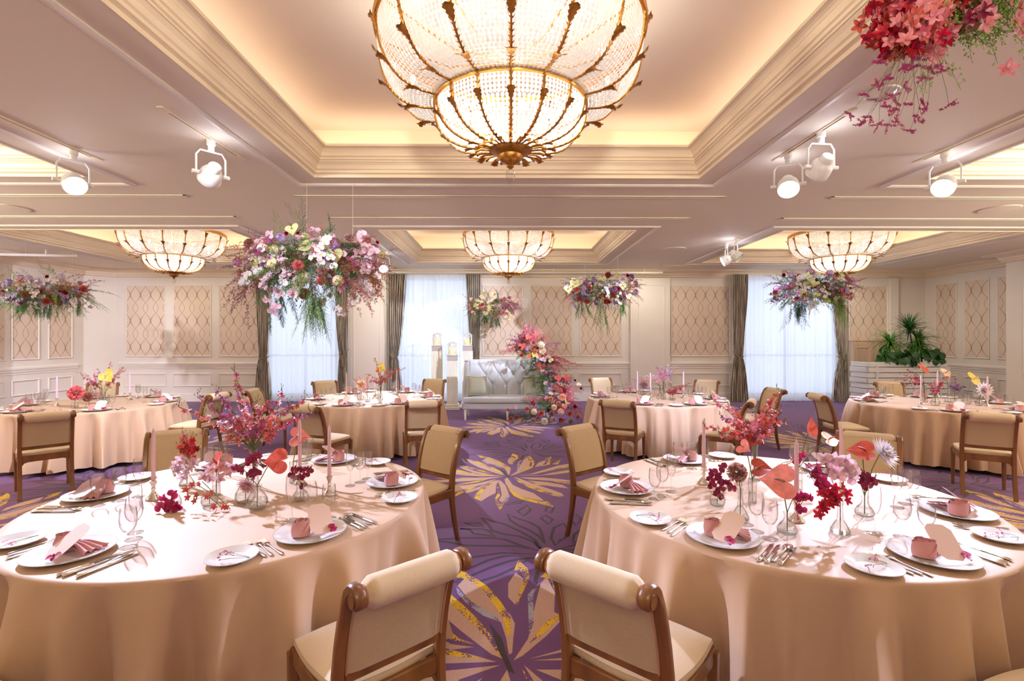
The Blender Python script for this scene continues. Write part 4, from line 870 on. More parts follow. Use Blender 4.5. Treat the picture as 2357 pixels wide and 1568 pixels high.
# ================================================================ LANTERN PILLARS
def pedestal(x, y, h, label, llabel):
    r = thing('fluted_pillar', label, 'pillar', (x, y, 0), 0, 'cream fluted pillars by the middle window')
    w_ = .115
    pts = []
    for (dx, dy) in ((0, -1), (1, 0), (0, 1), (-1, 0)):
        for k in range(28):
            t = -1+2*k/28; off = w_-.006*(1 if (k % 4) in (1, 2) else 0) if 1 < k < 26 else w_
            if (dx, dy) == (0, -1): pts.append((t*w_, -off))
            elif (dx, dy) == (1, 0): pts.append((off, t*w_))
            elif (dx, dy) == (0, 1): pts.append((-t*w_, off))
            else: pts.append((-off, -t*w_))
    n = len(pts); v = [(a, b_, z) for z in (.13, h-.12) for a, b_ in pts]
    f = [(i, (i+1) % n, (i+1) % n+n, i+n) for i in range(n)]
    obj('fluted_shaft', M1((v, f), 'fluted_shaft', m_cream, False), r)
    b = Buf().add(cbox(0, 0, .035, .33, .33, .07, .008)).add(cbox(0, 0, .10, .29, .29, .06, .02)); obj('plinth', b.mesh('plinth', m_cream, False), r)
    b = Buf().add(cbox(0, 0, h-.06, .21, .21, .12, .004)).add(cbox(0, 0, h-.004, .235, .235, .012, .003)); obj('capital', b.mesh('capital', m_greycap, False), r)
    z = h+.002; q = .085; H = .27
    l = thing('lantern', llabel, 'lantern', (x, y, z), 0, 'white lattice lanterns on the pillars'); b = Buf()
    for sx in (-1, 1):
        for sy in (-1, 1): b.add(cbox(sx*q, sy*q, H/2, .016, .016, H, .002))
    for zz in (.008, H-.008):
        for s_ in (-1, 1): b.add(cbox(0, s_*q, zz, 2*q, .016, .016, .002)); b.add(cbox(s_*q, 0, zz, .016, 2*q, .016, .002))
    b.add(cbox(0, 0, .006, 2*q, 2*q, .008, .002))
    obj('lantern_frame', b.mesh('lantern_frame', m_white, False), l)
    b = Buf()
    for s_ in (-1, 1):
        for (p, q2) in (((-q, .01), (q, H-.01)), ((q, .01), (-q, H-.01))):
            b.add(tube([(p[0], s_*q, p[1]), (q2[0], s_*q, q2[1])], .005, 4)); b.add(tube([(s_*q, p[0], p[1]), (s_*q, q2[0], q2[1])], .005, 4))
    obj('cross_lattice', b.mesh('cross_lattice', m_white, False), l)
    obj('roof', M1(lathe([(.10, H-.002), (.13, H+.01), (.03, H+.035), (.001, H+.04)], 4), 'roof', m_white, False), l, rot=(0, 0, pi/4), sc=(.8, .8, 1))
    c = thing('pillar_candle', 'thick cream candle glowing inside the '+llabel.split(' on ')[0].replace('white lattice ', ''), 'candle', (x, y, z+.0105), 0, 'cream candles inside the lanterns')
    obj('wax', M1(lathe([(.001, .0), (.042, 0), (.044, .01), (.044, .15), (.040, .156), (.001, .15)], 20), 'wax', m_flamec), c)
    obj('wick', M1(tube([(0, 0, .15), (0, 0, .165)], .002, 5), 'wick', m_black), c)
q = Q(1006, 796, 11.55); pedestal(q[0], 11.55, q[2], 'tall cream fluted pillar, leftmost of three before the window sheer', 'left lantern on the leftmost fluted pillar')
q = Q(1041.5, 818, 11.2); pedestal(q[0], 11.2, q[2], 'shorter cream fluted pillar standing in the middle of three', 'middle lantern on the shorter fluted pillar')
q = Q(1076.5, 796, 11.55); pedestal(q[0], 11.55, q[2], 'tall cream fluted pillar, rightmost of three, behind the loveseat end', 'right lantern on the fluted pillar behind the loveseat')
# ================================================================ CABINET AND PLANTER
def cabinet():
    x0 = Q(1962, 0, 12.4)[0]; x1 = Q(2062, 0, 12.4)[0]; zt = Q(1970, 786, 12.1)[2]
    r = thing('oak_cabinet', 'pale oak cabinet with recessed panel door at the right of the window', 'cabinet', ((x0+x1)/2, 12.475, 0)); w_ = x1-x0
    obj('carcass', M1(cbox(0, 0, zt/2, w_, .20, zt, .005), 'carcass', m_paleoak, False), r)
    obj('cabinet_top', M1(cbox(0, 0, zt+.012, w_+.02, .22, .024, .005), 'cabinet_top', m_paleoak, False), r)
    for k, xx in enumerate((-w_/2+.23, w_/2-.28)):
        d = obj('door', M1(cbox(0, 0, 0, .44, .02, zt-.14, .004), 'door', m_paleoak, False), r, (xx, -.105, zt/2+.03))
        obj('door_moulding', M1(frame_mesh(.30, zt-.36, .02, .012), 'door_moulding', m_paleoak, False), d, (0, -.011, 0))
cabinet()
def planter():
    D = 10.9; a = Q(1998, 833, D); x0 = a[0]; zt = a[2]; r = thing('slatted_planter', 'long white slatted planter box standing across the right corner', 'planter', (x0, D, 0), radians(3))
    L = 1.85; dp = .5; n = 9; h = zt/n
    for k in range(n):
        o = .03*(k % 2); w_ = L+2*o-.02
        obj('slat', M1(cbox(L/2, -0.0-o, h*(k+.5), w_, .035, h*.86, .004), 'slat', m_planter, False), r)
        obj('slat', M1(cbox(-.0-o, dp/2, h*(k+.5), .035, dp, h*.86, .004), 'slat', m_planter, False), r); obj('slat', M1(cbox(L+o, dp/2, h*(k+.5), .035, dp, h*.86, .004), 'slat', m_planter, False), r)
    obj('inner_box', M1(cbox(L/2, dp/2+.02, zt/2-.02, L-.10, dp-.06, zt-.06, .005), 'inner_box', m_planter, False), r)
    for s_ in (.10, .90): obj('post', M1(cbox(L*s_, -.036, zt*.48, .05, .02, zt*.9, .004), 'post', m_planter, False), r)
    return x0, D, zt
PX, PY, PZ = planter()
# ================================================================ TABLEWARE
def swirl_porcelain():
    m, t, out = newmat('swirl_line_porcelain'); b = t.nodes.new('ShaderNodeBsdfPrincipled'); tc = t.nodes.new('ShaderNodeTexCoord'); sp = t.nodes.new('ShaderNodeSeparateXYZ'); t.links.new(tc.outputs['Object'], sp.inputs[0]); x, y = sp.outputs[0], sp.outputs[1]
    f = None
    for (cx, cy, R) in ((.10, .02, .10), (-.09, .07, .09), (-.05, -.12, .11), (.06, -.10, .07), (.02, .13, .08)):
        d = mathn(t, 'SQRT', mathn(t, 'ADD', mathn(t, 'POWER', mathn(t, 'SUBTRACT', x, cx), 2), mathn(t, 'POWER', mathn(t, 'SUBTRACT', y, cy), 2)))
        g = mathn(t, 'LESS_THAN', mathn(t, 'ABSOLUTE', mathn(t, 'SUBTRACT', d, R)), .0008); f = g if f is None else mathn(t, 'MAXIMUM', f, g)
    rr = mathn(t, 'SQRT', mathn(t, 'ADD', mathn(t, 'POWER', x, 2), mathn(t, 'POWER', y, 2)))
    f = mathn(t, 'MULTIPLY', f, mathn(t, 'GREATER_THAN', rr, .105)); f = mathn(t, 'MAXIMUM', f, mathn(t, 'GREATER_THAN', rr, .1535))
    mx = t.nodes.new('ShaderNodeMix'); mx.data_type = 'RGBA'; mx.inputs[6].default_value = (*srgb(240, 236, 230), 1); mx.inputs[7].default_value = (*srgb(176, 164, 148), 1); t.links.new(f, mx.inputs[0]); t.links.new(mx.outputs[2], b.inputs['Base Color'])
    b.inputs['Roughness'].default_value = .12; b.inputs['Coat Weight'].default_value = .5; t.links.new(b.outputs[0], out.inputs[0]); return m
m_swirl = swirl_porcelain()
def plate(R, name, m): return M1(lathe([(.001, .004), (R*.55, .004), (R*.64, .006), (R*.70, .011), (R*.97, .019), (R, .021), (R*.995, .018), (R*.70, .006), (R*.62, .0), (R*.55, .0), (R*.54, .002), (.001, .002)], 56), name, m)
PLATE = plate(.155, 'dinner_plate', m_swirl); BPLATE = plate(.098, 'side_plate', m_porc)
def stem_glass(bowl, h, foot, name):
    "bowl: list of (r, z) upward outside"
    zb = bowl[0][1]; o = [(.001, 0), (foot, 0), (foot, .0015), (foot*.6, .005), (.006, .010), (.0038, .02), (.0036, zb*.6), (.0048, zb-.006)]+bowl
    inn = [(max(.001, r-.0012), z+(.004 if k == 0 else 0)) for k, (r, z) in enumerate(bowl)][::-1]
    return M1(lathe(o+inn, 24), name, m_glass)
GL = {'champagne_flute': stem_glass([(.006, .085), (.016, .10), (.024, .125), (.027, .155), (.026, .185), (.0235, .215)], .215, .032, 'champagne_flute'),
      'wine_glass': stem_glass([(.006, .075), (.020, .086), (.031, .105), (.0345, .128), (.033, .155), (.0285, .182)], .18, .034, 'wine_glass'),
      'water_goblet': stem_glass([(.007, .062), (.020, .072), (.030, .092), (.033, .118), (.032, .145), (.029, .168)], .17, .034, 'water_goblet')}
def fork_mesh():
    b = Buf(); v, f = tube([(0, -.105, .004), (0, -.09, .0045), (0, -.06, .004), (0, -.02, .0035), (0, .02, .005), (0, .045, .006)], [.0065, .008, .006, .0035, .003, .007], 8, ell=.35); b.add((v, f))
    b.add(cbox(0, .052, .0065, .022, .018, .0022, .001))
    for k in range(4): x = -.0095+k*.0063; b.add(tube([(x, .058, .0062), (x, .075, .0045), (x*.96, .098, .008)], [.0017, .0016, .0009], 4))
    return b.mesh('fork', m_silver)
def knife_mesh():
    b = Buf(); b.add(tube([(0, -.115, .006), (0, -.112, .006), (0, -.08, .006), (0, -.03, .0055), (0, -.012, .005)], [.006, .0085, .0078, .0062, .007], 8, ell=.7))
    v = []
    for (y, xl, xr) in ((-.012, -.005, .005), (.0, -.008, .007), (.05, -.009, .007), (.09, -.008, .006), (.105, -.004, .005), (.112, .003, .004)): v += [(xl, y, .0035), (xr, y, .006), (xr, y, .0035)]
    f = []
    for j in range(5):
        for i in range(3): a, c = 3*j+i, 3*j+(i+1) % 3; f.append((a, c, c+3, a+3))
    b.add((v, f)); return b.mesh('knife', m_silver)
def spoon_mesh():
    b = Buf(); b.add(tube([(0, -.10, .004), (0, -.085, .0045), (0, -.05, .004), (0, .0, .004), (0, .04, .008), (0, .055, .009)], [.006, .008, .005, .003, .003, .005], 8, ell=.35))
    def fn(u, v): a = 2*pi*u; r = v; return (.019*r*cos(a), .082+.030*r*sin(a), .004+.007*r*r)
    b.add(grid(fn, 20, 5, True)); b.add(grid(lambda u, v: tuple(np.array(fn(u, v))-(0, 0, .001)), 20, 5, True)); return b.mesh('spoon', m_silver)
FORK, KNIFE, SPOON = fork_mesh(), knife_mesh(), spoon_mesh()
def napkin_parts():
    def roll(u, v):   # spiral of cloth seen as a rose on top
        a = u*2*pi*3.2; r = .010+.026*u+.0015*sin(a*2); z = .004+(.068-.010*u+.003*sin(a*1.5))*v; r *= 1-.03*(2*v-1)**2+.03*v
        return (r*cos(a)-.045, r*sin(a), z)
    A = Buf().add(grid(roll, 90, 5))
    def wrap(u, v):
        a = u*2*pi*1.1-.6; r = .041+.002*sin(a*3); z = .003+.060*v-.010*sin(u*pi*2)*v; r *= (.93+.07*sin(pi*min(1, v*1.2)))
        return (r*cos(a)-.045, r*sin(a), z)
    A.add(grid(wrap, 36, 6))
    for k in range(3):   # crossing diagonal folds
        a0 = -2.4+k*.9; P = [( -.045+.043*cos(a0+t*.9), .043*sin(a0+t*.9), .012+.05*t) for t in np.linspace(0, 1, 7)]
        A.add(tube(P, [.001, .0035, .004, .004, .004, .0035, .001], 5, ell=.5))
    T = Buf()
    def tail(u, v):   # gathered fan behind the roll
        x = -.01+.115*u; w_ = .012+.038*u; y = (2*v-1)*w_; return (x, y+.012*u, .012+.020*(1-u)+.010*abs(sin(v*pi*3.5))*(.4+u)+.006*sin(u*5))
    T.add(grid(tail, 12, 24)); T.add(grid(lambda u, v: tuple(np.array(tail(u, v))*np.array([1, 1, .45])), 12, 24))
    return [('rolled_rose', A.mesh('rolled_rose', m_napkin)), ('gathered_tail', T.mesh('gathered_tail', m_napkin))]
NAP = napkin_parts()
def card_mesh(): w_, h, c = .05, .078, .022; return M1(poly_prism([(-w_+c, -h), (w_-c, -h), (w_, -h+c), (w_, h-c), (w_-c, h), (-w_+c, h), (-w_, h-c), (-w_, -h+c)], 0, .0008), 'menu_card', m_card, False)
CARD = card_mesh()
# ================================================================ FLOWER MESHES
FM = {}
def petal_vf(L, W, cup=.15, tip=.5, n=4, rag=0):
    "petal along +y, width W, cupped towards +z"
    v = []; f = []
    for j in range(n+1):
        t = j/n; w_ = W*(sin(pi*min(1, t*.92+.06))**.7)*(1 if t < .7 else 1-(t-.7)/.3*tip)
        for q in (-1, 0, 1): v.append((q*w_/2, L*t, cup*L*(t*t)+abs(q)*w_*.18+(rag*(-1)**j if q else 0)))
    for j in range(n): f += [(3*j, 3*j+1, 3*j+4, 3*j+3), (3*j+1, 3*j+2, 3*j+5, 3*j+4)]
    return v, f
def bloom_mesh(kind, c1, c2):
    key = (kind, c1, c2)
    if key in FM: return FM[key]
    b = Buf(); m1 = fcol(c1); m2 = fcol(c2)
    Rz = lambda a: X4((0, 0, 0), rotm('z', a))
    if kind == 'phal':
        for k in (0, 2*pi/3, -2*pi/3): b.add(petal_vf(.95, .62, -.05, .5, 4), 0, Rz(k))
        for s_ in (-1, 1): b.add(petal_vf(1.0, 1.15, .10, .25, 4), 0, X4((0, 0, .05), rotm('z', s_*pi/2)))
        b.add(petal_vf(.45, .35, .6, .6, 3), 1, X4((0, 0, .06), rotm('z', pi))); b.add(lathe([(.001, .2), (.09, .14), (.10, .02)], 6), 1)
    elif kind == 'star':
        for k in range(5): b.add(petal_vf(1, .58, .20+.12*(k % 2), .55, 4), 0, Rz(2*pi*k/5))
        b.add(petal_vf(.6, .5, .5, .5, 2), 1, X4((0, 0, .08), rotm('z', pi)))
    elif kind == 'tiny':
        for k in range(4): a = pi/2*k; b.add(([(0, 0, .1), (.9*cos(a-.45), .9*sin(a-.45), .25), (1.1*cos(a), 1.1*sin(a), .3), (.9*cos(a+.45), .9*sin(a+.45), .25)], [(0, 1, 2, 3)]), 0)
    elif kind == 'hydrangea':
        r = random.Random(3)
        for k in range(46):
            z = 1-1.55*(k+.5)/46; a = k*2.4; q = sqrt(max(0, 1-z*z)); d = np.array([q*cos(a), q*sin(a), z]); X = X4(d*.78, zto(d, r.random()*6), .26)
            for i in range(4): a2 = pi/2*i; b.add(([(0, 0, 0), (.75*cos(a2-.6), .75*sin(a2-.6), .2), (1.1*cos(a2), 1.1*sin(a2), .1), (.75*cos(a2+.6), .75*sin(a2+.6), .2)], [(0, 1, 2, 3)]), 1 if k % 5 == 0 else 0, X)
    elif kind == 'rose':
        r = random.Random(5)
        for k in range(26):
            t = k/25; a = k*2.4; tilt = .15+1.15*t; X = X4((0, 0, .28-.3*t), rotm('z', a) @ rotm('x', pi/2-tilt), 1)
            b.add(petal_vf(.55+.38*t, .62+.3*t, .35, .3, 3, .03), 0 if k % 4 else 1, X)
    elif kind == 'carnation':
        r = random.Random(6)
        for k in range(64):
            z = 1-1.2*(k+.5)/64; a = k*2.4; q = sqrt(max(0, 1-z*z)); d = np.array([q*cos(a), q*sin(a), z]); X = X4(d*.28, zto(d, r.random()*6) @ rotm('x', pi/2+r.uniform(-.4, .4)), 1)
            v = []; f = []
            for i in range(6): t = -1+2*i/5; zz = .10*(-1)**i; v += [(t*.10, .0, 0), (t*.34, .62+.05*(-1)**i, zz)]
            for i in range(5): f.append((2*i, 2*i+1, 2*i+3, 2*i+2))
            b.add((v, f), 0 if k % 3 else 1, X)
    elif kind == 'dahlia':
        for ring, (n, L, el) in enumerate(((14, 1.0, .05), (14, .95, .32), (13, .82, .6), (11, .66, .9), (8, .5, 1.2), (5, .35, 1.45))):
            for k in range(n): b.add(petal_vf(L, .24, .15, .9, 3), 0, X4((0, 0, .04*ring), rotm('z', 2*pi*(k+.5*(ring % 2))/n) @ rotm('x', el), 1))
        b.add(lathe([(.001, .4), (.10, .34), (.14, .22), (.1, .1)], 10), 1)
    elif kind == 'anthurium':
        def fn(u, v):   # heart-shaped spathe, notch at the spadix, tip towards -y
            a = 2*pi*u; x = sin(a)**3; y = (13*cos(a)-5*cos(2*a)-2*cos(3*a)-cos(4*a))/16; x *= 1-.10*max(0, -y)
            return (x*v*.92, .20+(y-.20)*v, .10*v*v*abs(x)+.05*sin(2*a)*v*v-.10*v*max(0, -y)**2)
        b.add(grid(fn, 40, 6, True), 0)
        b.add(tube([(0, .20, .0), (0, .16, .10), (.02, .05, .24), (.04, -.14, .36), (.05, -.34, .42)], [.05, .08, .075, .06, .02], 8), 1)
    FM[key] = b.mesh(kind, [m1, m2]); return FM[key]
FC = {'magenta': (176, 22, 92), 'wine': (130, 14, 62), 'crimson': (190, 16, 48), 'coral': (222, 100, 86), 'salmon': (234, 138, 122), 'pink': (236, 150, 160), 'rose': (206, 92, 112), 'rust': (188, 84, 68),
      'blush': (244, 208, 214), 'white': (246, 236, 236), 'lilac': (206, 176, 214), 'mauve': (176, 100, 150), 'purple': (126, 84, 156), 'cream': (246, 226, 184), 'yellow': (236, 206, 96), 'lime': (212, 216, 150),
      'peach': (244, 184, 150), 'mocha': (190, 140, 122), 'plum': (92, 30, 56), 'orange': (232, 120, 50), 'green': (86, 136, 52), 'dkgreen': (50, 98, 48), 'ltgreen': (142, 178, 74), 'blgreen': (84, 122, 108), 'stem': (112, 130, 62), 'bark': (84, 62, 44), 'statice': (200, 80, 136)}
def fcol(c):
    if 'petal_'+c in MT: return MT['petal_'+c]
    m, t, out = newmat('petal_'+c); b = t.nodes.new('ShaderNodeBsdfPrincipled'); tl = t.nodes.new('ShaderNodeBsdfTranslucent'); mx = t.nodes.new('ShaderNodeMixShader'); col = srgb(*FC[c])
    tc = t.nodes.new('ShaderNodeTexCoord'); n = t.nodes.new('ShaderNodeTexNoise'); n.inputs['Scale'].default_value = 2.5 if c not in ('green', 'dkgreen', 'ltgreen', 'blgreen') else 6
    oi = t.nodes.new('ShaderNodeObjectInfo'); t.links.new(tc.outputs['Object'], n.inputs['Vector'])
    r = t.nodes.new('ShaderNodeMapRange'); r.inputs[1].default_value = .25; r.inputs[2].default_value = .75; r.inputs[3].default_value = .72; r.inputs[4].default_value = 1.18; t.links.new(n.outputs[0], r.inputs[0])
    m2 = t.nodes.new('ShaderNodeMix'); m2.data_type = 'RGBA'; m2.blend_type = 'MULTIPLY'; m2.inputs[0].default_value = 1; m2.inputs[6].default_value = (*col, 1)
    k = mathn(t, 'MULTIPLY', r.outputs[0], mathn(t, 'ADD', mathn(t, 'MULTIPLY', oi.outputs['Random'], .3), .85)); t.links.new(k, m2.inputs[7])
    t.links.new(m2.outputs[2], b.inputs['Base Color']); t.links.new(m2.outputs[2], tl.inputs[0]); b.inputs['Roughness'].default_value = .42
    mx.inputs[0].default_value = .28; t.links.new(b.outputs[0], mx.inputs[1]); t.links.new(tl.outputs[0], mx.inputs[2]); t.links.new(mx.outputs[0], out.inputs[0]); return m
NAMEK = {'phal': 'orchid_bloom', 'star': 'orchid_bloom', 'hydrangea': 'hydrangea_head', 'rose': 'rose_bloom', 'carnation': 'carnation_bloom', 'dahlia': 'dahlia_bloom', 'anthurium': 'anthurium_bloom', 'tiny': 'floret'}
def curve_pts(p0, p1, sag, n=8, side=None):
    p0 = np.array(p0, float); p1 = np.array(p1, float); s_ = np.array(sag, float)
    return [p0+(p1-p0)*t+s_*4*t*(1-t) for t in np.linspace(0, 1, n)]
STAR3 = {}
def blossom_vf(kind):
    if kind in STAR3: return STAR3[kind]
    b = Buf()
    if kind == 'spray':
        for k in range(5):
            a = 2*pi*k/5; r = 1; x = cos(a); y = sin(a); b.add(([(0, 0, 0), (.55*cos(a-.42), .55*sin(a-.42), .28), (r*x, r*y, .20), (.55*cos(a+.42), .55*sin(a+.42), .28)], [(0, 1, 2, 3)]))
        b.add(([(0, 0, 0), (-.25, .0, .5), (0, .0, .7), (.25, 0, .5)], [(0, 1, 2, 3)]))
    elif kind == 'fuzz':   # little tufts of statice
        for k in range(6):
            a = 2*pi*k/6; b.add(([(0, 0, 0), (.6*cos(a), .6*sin(a), .35), (.5*cos(a+.6), .5*sin(a+.6), .8)], [(0, 1, 2)]))
    elif kind == 'leaflet':
        b.add(([(0, 0, 0), (.22, .5, .05), (0, 1, 0), (-.22, .5, .05)], [(0, 1, 2, 3)]))
    STAR3[kind] = (np.concatenate(b.V), b.F); return STAR3[kind]
def spray_into(b, path, nbl, size, spread, r, mats=(0,), kind='spray', stem=None, t0=.15, droop=0):
    "adds a stem (material index stem) and blossoms to buffer b; returns blossom matrices"
    P = np.array(path); 
    if stem is not None: b.add(tube(path, .0016 if size < .02 else .0022, 4, False), stem)
    out = []
    for k in range(nbl):
        t = t0+(1-t0)*(k+r.random())/nbl; f = t*(len(P)-1); i = min(int(f), len(P)-2); c = P[i]+(P[i+1]-P[i])*(f-i)
        d = unit([r.gauss(0, 1), r.gauss(-.35, 1), r.gauss(.1, .8)]); off = d*spread*(.4+.8*r.random())*(1.15-.6*t)
        s_ = size*(1.1-.45*t)*r.uniform(.8, 1.2); X = X4(c+off, zto(unit(d+np.array([0, -.5, .1])), r.random()*6), s_)
        out.append(X)
        if kind and b is not None: b.add(blossom_vf(kind), mats[r.randrange(len(mats))], X)
        if stem is not None and spread > size*1.2: b.add(tube([c, c+off*.5+(0, 0, .004), c+off], .0009, 3, False), stem)
    return out
def fern_into(b, p0, d, L, w_, m, r, n=26, sag=.25):
    "feathery frond: rachis with side branchlets and fine leaflets"
    d = unit(d); P = []; p = np.array(p0, float)
    for k in range(9): P.append(p.copy()); d = unit(d+np.array([0, 0, -sag/8*1.6])+np.array([r.gauss(0, .03) for _ in range(3)])); p = p+d*L/8
    b.add(tube(P, [.0018]*8+[.0006], 3, False), m); P = np.array(P)
    sd = unit(np.cross(P[-1]-P[0], (r.gauss(0, .6), r.gauss(0, .6), 1)))
    for k in range(n):
        t = .08+.9*k/n; f = t*8; i = min(int(f), 7); c = P[i]+(P[i+1]-P[i])*(f-i); ax = unit(P[min(8, i+1)]-P[i])
        for s_ in (-1, 1):
            bd = unit(sd*s_+ax*.9+np.array([r.gauss(0, .25), r.gauss(0, .25), r.gauss(0, .25)])); l = w_*(sin(pi*(t*.85+.1)))*r.uniform(.7, 1.1)
            pr = unit(np.cross(bd, (0, .3, 1)))*l*.11; v = [c]; f_ = []
            # branchlet sliver with three little side leaves
            v = [c, c+bd*l*.5+pr*.35, c+bd*l, c+bd*l*.5-pr*.35]; f_ = [(0, 1, 2, 3)]
            for q in (.3, .55, .8):
                for ss in (-1, 1):
                    o = c+bd*l*q; tt = unit(bd*.8+ss*unit(np.cross(bd, ax)+pr)*.8)*l*.30; n0 = len(v); v += [o, o+tt*.5+pr*.35, o+tt, o+tt*.5-pr*.35]; f_.append((n0, n0+1, n0+2, n0+3))
            b.add((v, f_), m)
def leafy_into(b, p0, d, L, s_, m, r, n=14, sag=.3, sm=None):
    d = unit(d); p = np.array(p0, float); P = []
    for k in range(8): P.append(p.copy()); d = unit(d+np.array([r.gauss(0, .08), r.gauss(0, .08), -sag/8*1.5])); p = p+d*L/7
    b.add(tube(P, .0014, 3, False), m if sm is None else sm); P = np.array(P)
    for k in range(n):
        t = .1+.9*(k+.5)/n; f = t*7; i = min(int(f), 6); c = P[i]+(P[i+1]-P[i])*(f-i)
        for s2 in (-1, 1):
            q = unit([r.gauss(0, 1), r.gauss(0, 1), r.gauss(0, .6)]); v, f_ = blossom_vf('leaflet'); b.add((v, f_), m, X4(c+q*s_*.3, zto(unit([r.gauss(0, .5), -1, r.gauss(0, .5)]), r.random()*6), s_*r.uniform(.6, 1.1)))
# ================================================================ HANGING FLOWERS
WIREM = mat('thin_steel_wire', (.8, .78, .74), .4, .6)
def hanging(px, py, D, wpx, hpx, seed, pal, label, big=True, wires=(), droops=(), nb=60, nsp=60, nfern=70, lean=0, group='hanging flower arrangements', z_off=0, bsize=.05, sprayc=('rust', 'mauve', 'rose'), stretch=1.0, sp_side=1.0, dens=1.0, skirt=()):
    r = random.Random(seed); C = Q(px, py, D); sc = D/FOC; RX = wpx/2*sc; RZ = hpx/2*sc; RY = min(.45, RX*.55)
    root = thing('hanging_flowers', label, 'flowers', tuple(C), 0, group)
    for wp in wires:
        q = Q(wp, py, D); ztop = (CEIL+.62 if any(abs(q[0]-t[0]) < t[2] and abs(D-t[1]) < t[3] for t in TRAYS) else CEIL)-C[2]
        obj('hanging_wire', M1(tube([(q[0]-C[0], 0, 0), (q[0]-C[0], 0, ztop)], .0014, 4), 'hanging_wire', WIREM), root)
    # foliage
    b = Buf(); gm = ['green', 'dkgreen', 'ltgreen', 'blgreen']
    def core(k=.62):
        while True:
            p = np.array([r.uniform(-1, 1), r.uniform(-1, 1), r.uniform(-1, 1)])
            if np.linalg.norm(p) < 1: return p*np.array([RX*k, RY*k, RZ*k*.8])
    for k in range(nfern):
        p = core(.55); d = unit([p[0]/RX*1.6+r.gauss(0, .45), p[1]/RY*1.1-.25+r.gauss(0, .5), r.gauss(-.02, .42)])
        fern_into(b, p, d, r.uniform(.28, .50)*min(1.1, RX/.75)*stretch, .07, r.choice((0, 0, 1, 2)), r, 18, .5)
    for k in range(int(nfern*.5)):
        p = core(.6); d = unit([p[0]/RX+r.gauss(0, .5), -.4+r.gauss(0, .5), r.gauss(0, .6)]); leafy_into(b, p, d, r.uniform(.2, .42), .028, r.choice((0, 3, 3, 1)), r, 12, .6)
    for (dx, dz, L, n, kind) in droops:
        for k in range(n):
            p = np.array([dx*RX+r.gauss(0, .04), r.gauss(-.05, .06), dz*RZ+r.gauss(0, .04)]); d = unit([r.gauss(0, .22), r.gauss(0, .15), -1])
            fern_into(b, p, d, L*r.uniform(.6, 1), .075, {'g': 0, 'l': 2, 'd': 1}[kind], r, 22, .2)
    tag(obj('fern_foliage', b.mesh('fern_foliage', [fcol(c) for c in gm], False), root), kind='stuff')
    # small blossom sprays
    for ci, c in enumerate(sprayc):
        b = Buf(); n = int(nsp/len(sprayc))
        for k in range(n):
            s_ = r.choice((-1, 1)) if r.random() < sp_side else 0; p = core(.45); p[0] += s_*RX*.32
            d = unit([s_*r.uniform(.3, 1.3)+r.gauss(0, .25), r.gauss(-.3, .5), r.gauss(-.25, .5)]); L = r.uniform(.26, .46)*min(1.1, RX/.7)
            spray_into(b, curve_pts(p, p+d*L, (0, 0, .04), 7), 18, .0155, .032, r, (0,), 'spray' if c not in ('mauve', 'purple', 'statice') else 'fuzz', 1, .12)
            if c in ('mauve', 'purple', 'statice'): spray_into(b, curve_pts(p, p+d*L, (0, 0, .04), 7), 34, .013, .026, r, (0,), 'fuzz', None, .25)
        for (dx, dz, L, cc) in skirt:
            if cc != c: continue
            for k in range(6):
                p = np.array([dx*RX+r.gauss(0, .05), r.gauss(-.1, .08), dz*RZ+r.gauss(0, .05)]); d = unit([dx*.4+r.gauss(0, .3), 0, -1]); spray_into(b, curve_pts(p, p+d*L*r.uniform(.7, 1), (0, 0, .0), 7), 26, .0155, .03, r, (0,), 'spray', 1, .05)
        tag(obj('blossom_spray', b.mesh('blossom_spray', [fcol(c), fcol('stem')], False), root), kind='stuff')
    # countable blooms
    for k in range(nb):
        kind, c1, c2, s_ = pal[k % len(pal)]; a = r.uniform(-1, 1); e = r.uniform(-.75, .95)
        x = a*.86*RX; z = e*RZ*.72*sqrt(max(.1, 1-a*a*.6)); y = -RY*.55*sqrt(max(.05, 1-a*a*.7-e*e*.5))+r.gauss(0, .03)
        if r.random() < .22: y = -y
        d = unit([a*.8+r.gauss(0, .25), -1 if y < 0 else 1, e*.6+r.gauss(0, .25)])
        if kind == 'cluster':
            for j in range(5):
                o = np.array([r.gauss(0, s_*1.1), r.gauss(0, s_*.3)-.02, -j*s_*.9+r.gauss(0, s_*.2)]); obj('orchid_bloom', bloom_mesh('phal', c1, c2), root, X=X4(np.array([x, y, z])+o, zto(unit(d+np.array([r.gauss(0, .3), 0, r.gauss(0, .3)])), r.gauss(0, .4)), s_))
        else:
            if kind == 'anthurium': y -= .07 if y < 0 else -.07
            obj(NAMEK[kind], bloom_mesh(kind, c1, c2), root, X=X4((x, y, z), zto(d, r.gauss(0, .5)), s_*r.uniform(.62, 1.0)))
    return root
MIXP = [('cluster', 'blush', 'lilac', .062), ('hydrangea', 'cream', 'ltgreen', .075), ('cluster', 'white', 'yellow', .055), ('hydrangea', 'lilac', 'purple', .07), ('carnation', 'mocha', 'blush', .07), ('cluster', 'blush', 'mauve', .060), ('rose', 'blush', 'white', .07), ('anthurium', 'lime', 'rose', .095), ('hydrangea', 'mauve', 'rose', .065), ('cluster', 'white', 'blush', .058), ('carnation', 'salmon', 'pink', .075), ('hydrangea', 'mauve', 'lilac', .06), ('rose', 'crimson', 'wine', .045)]
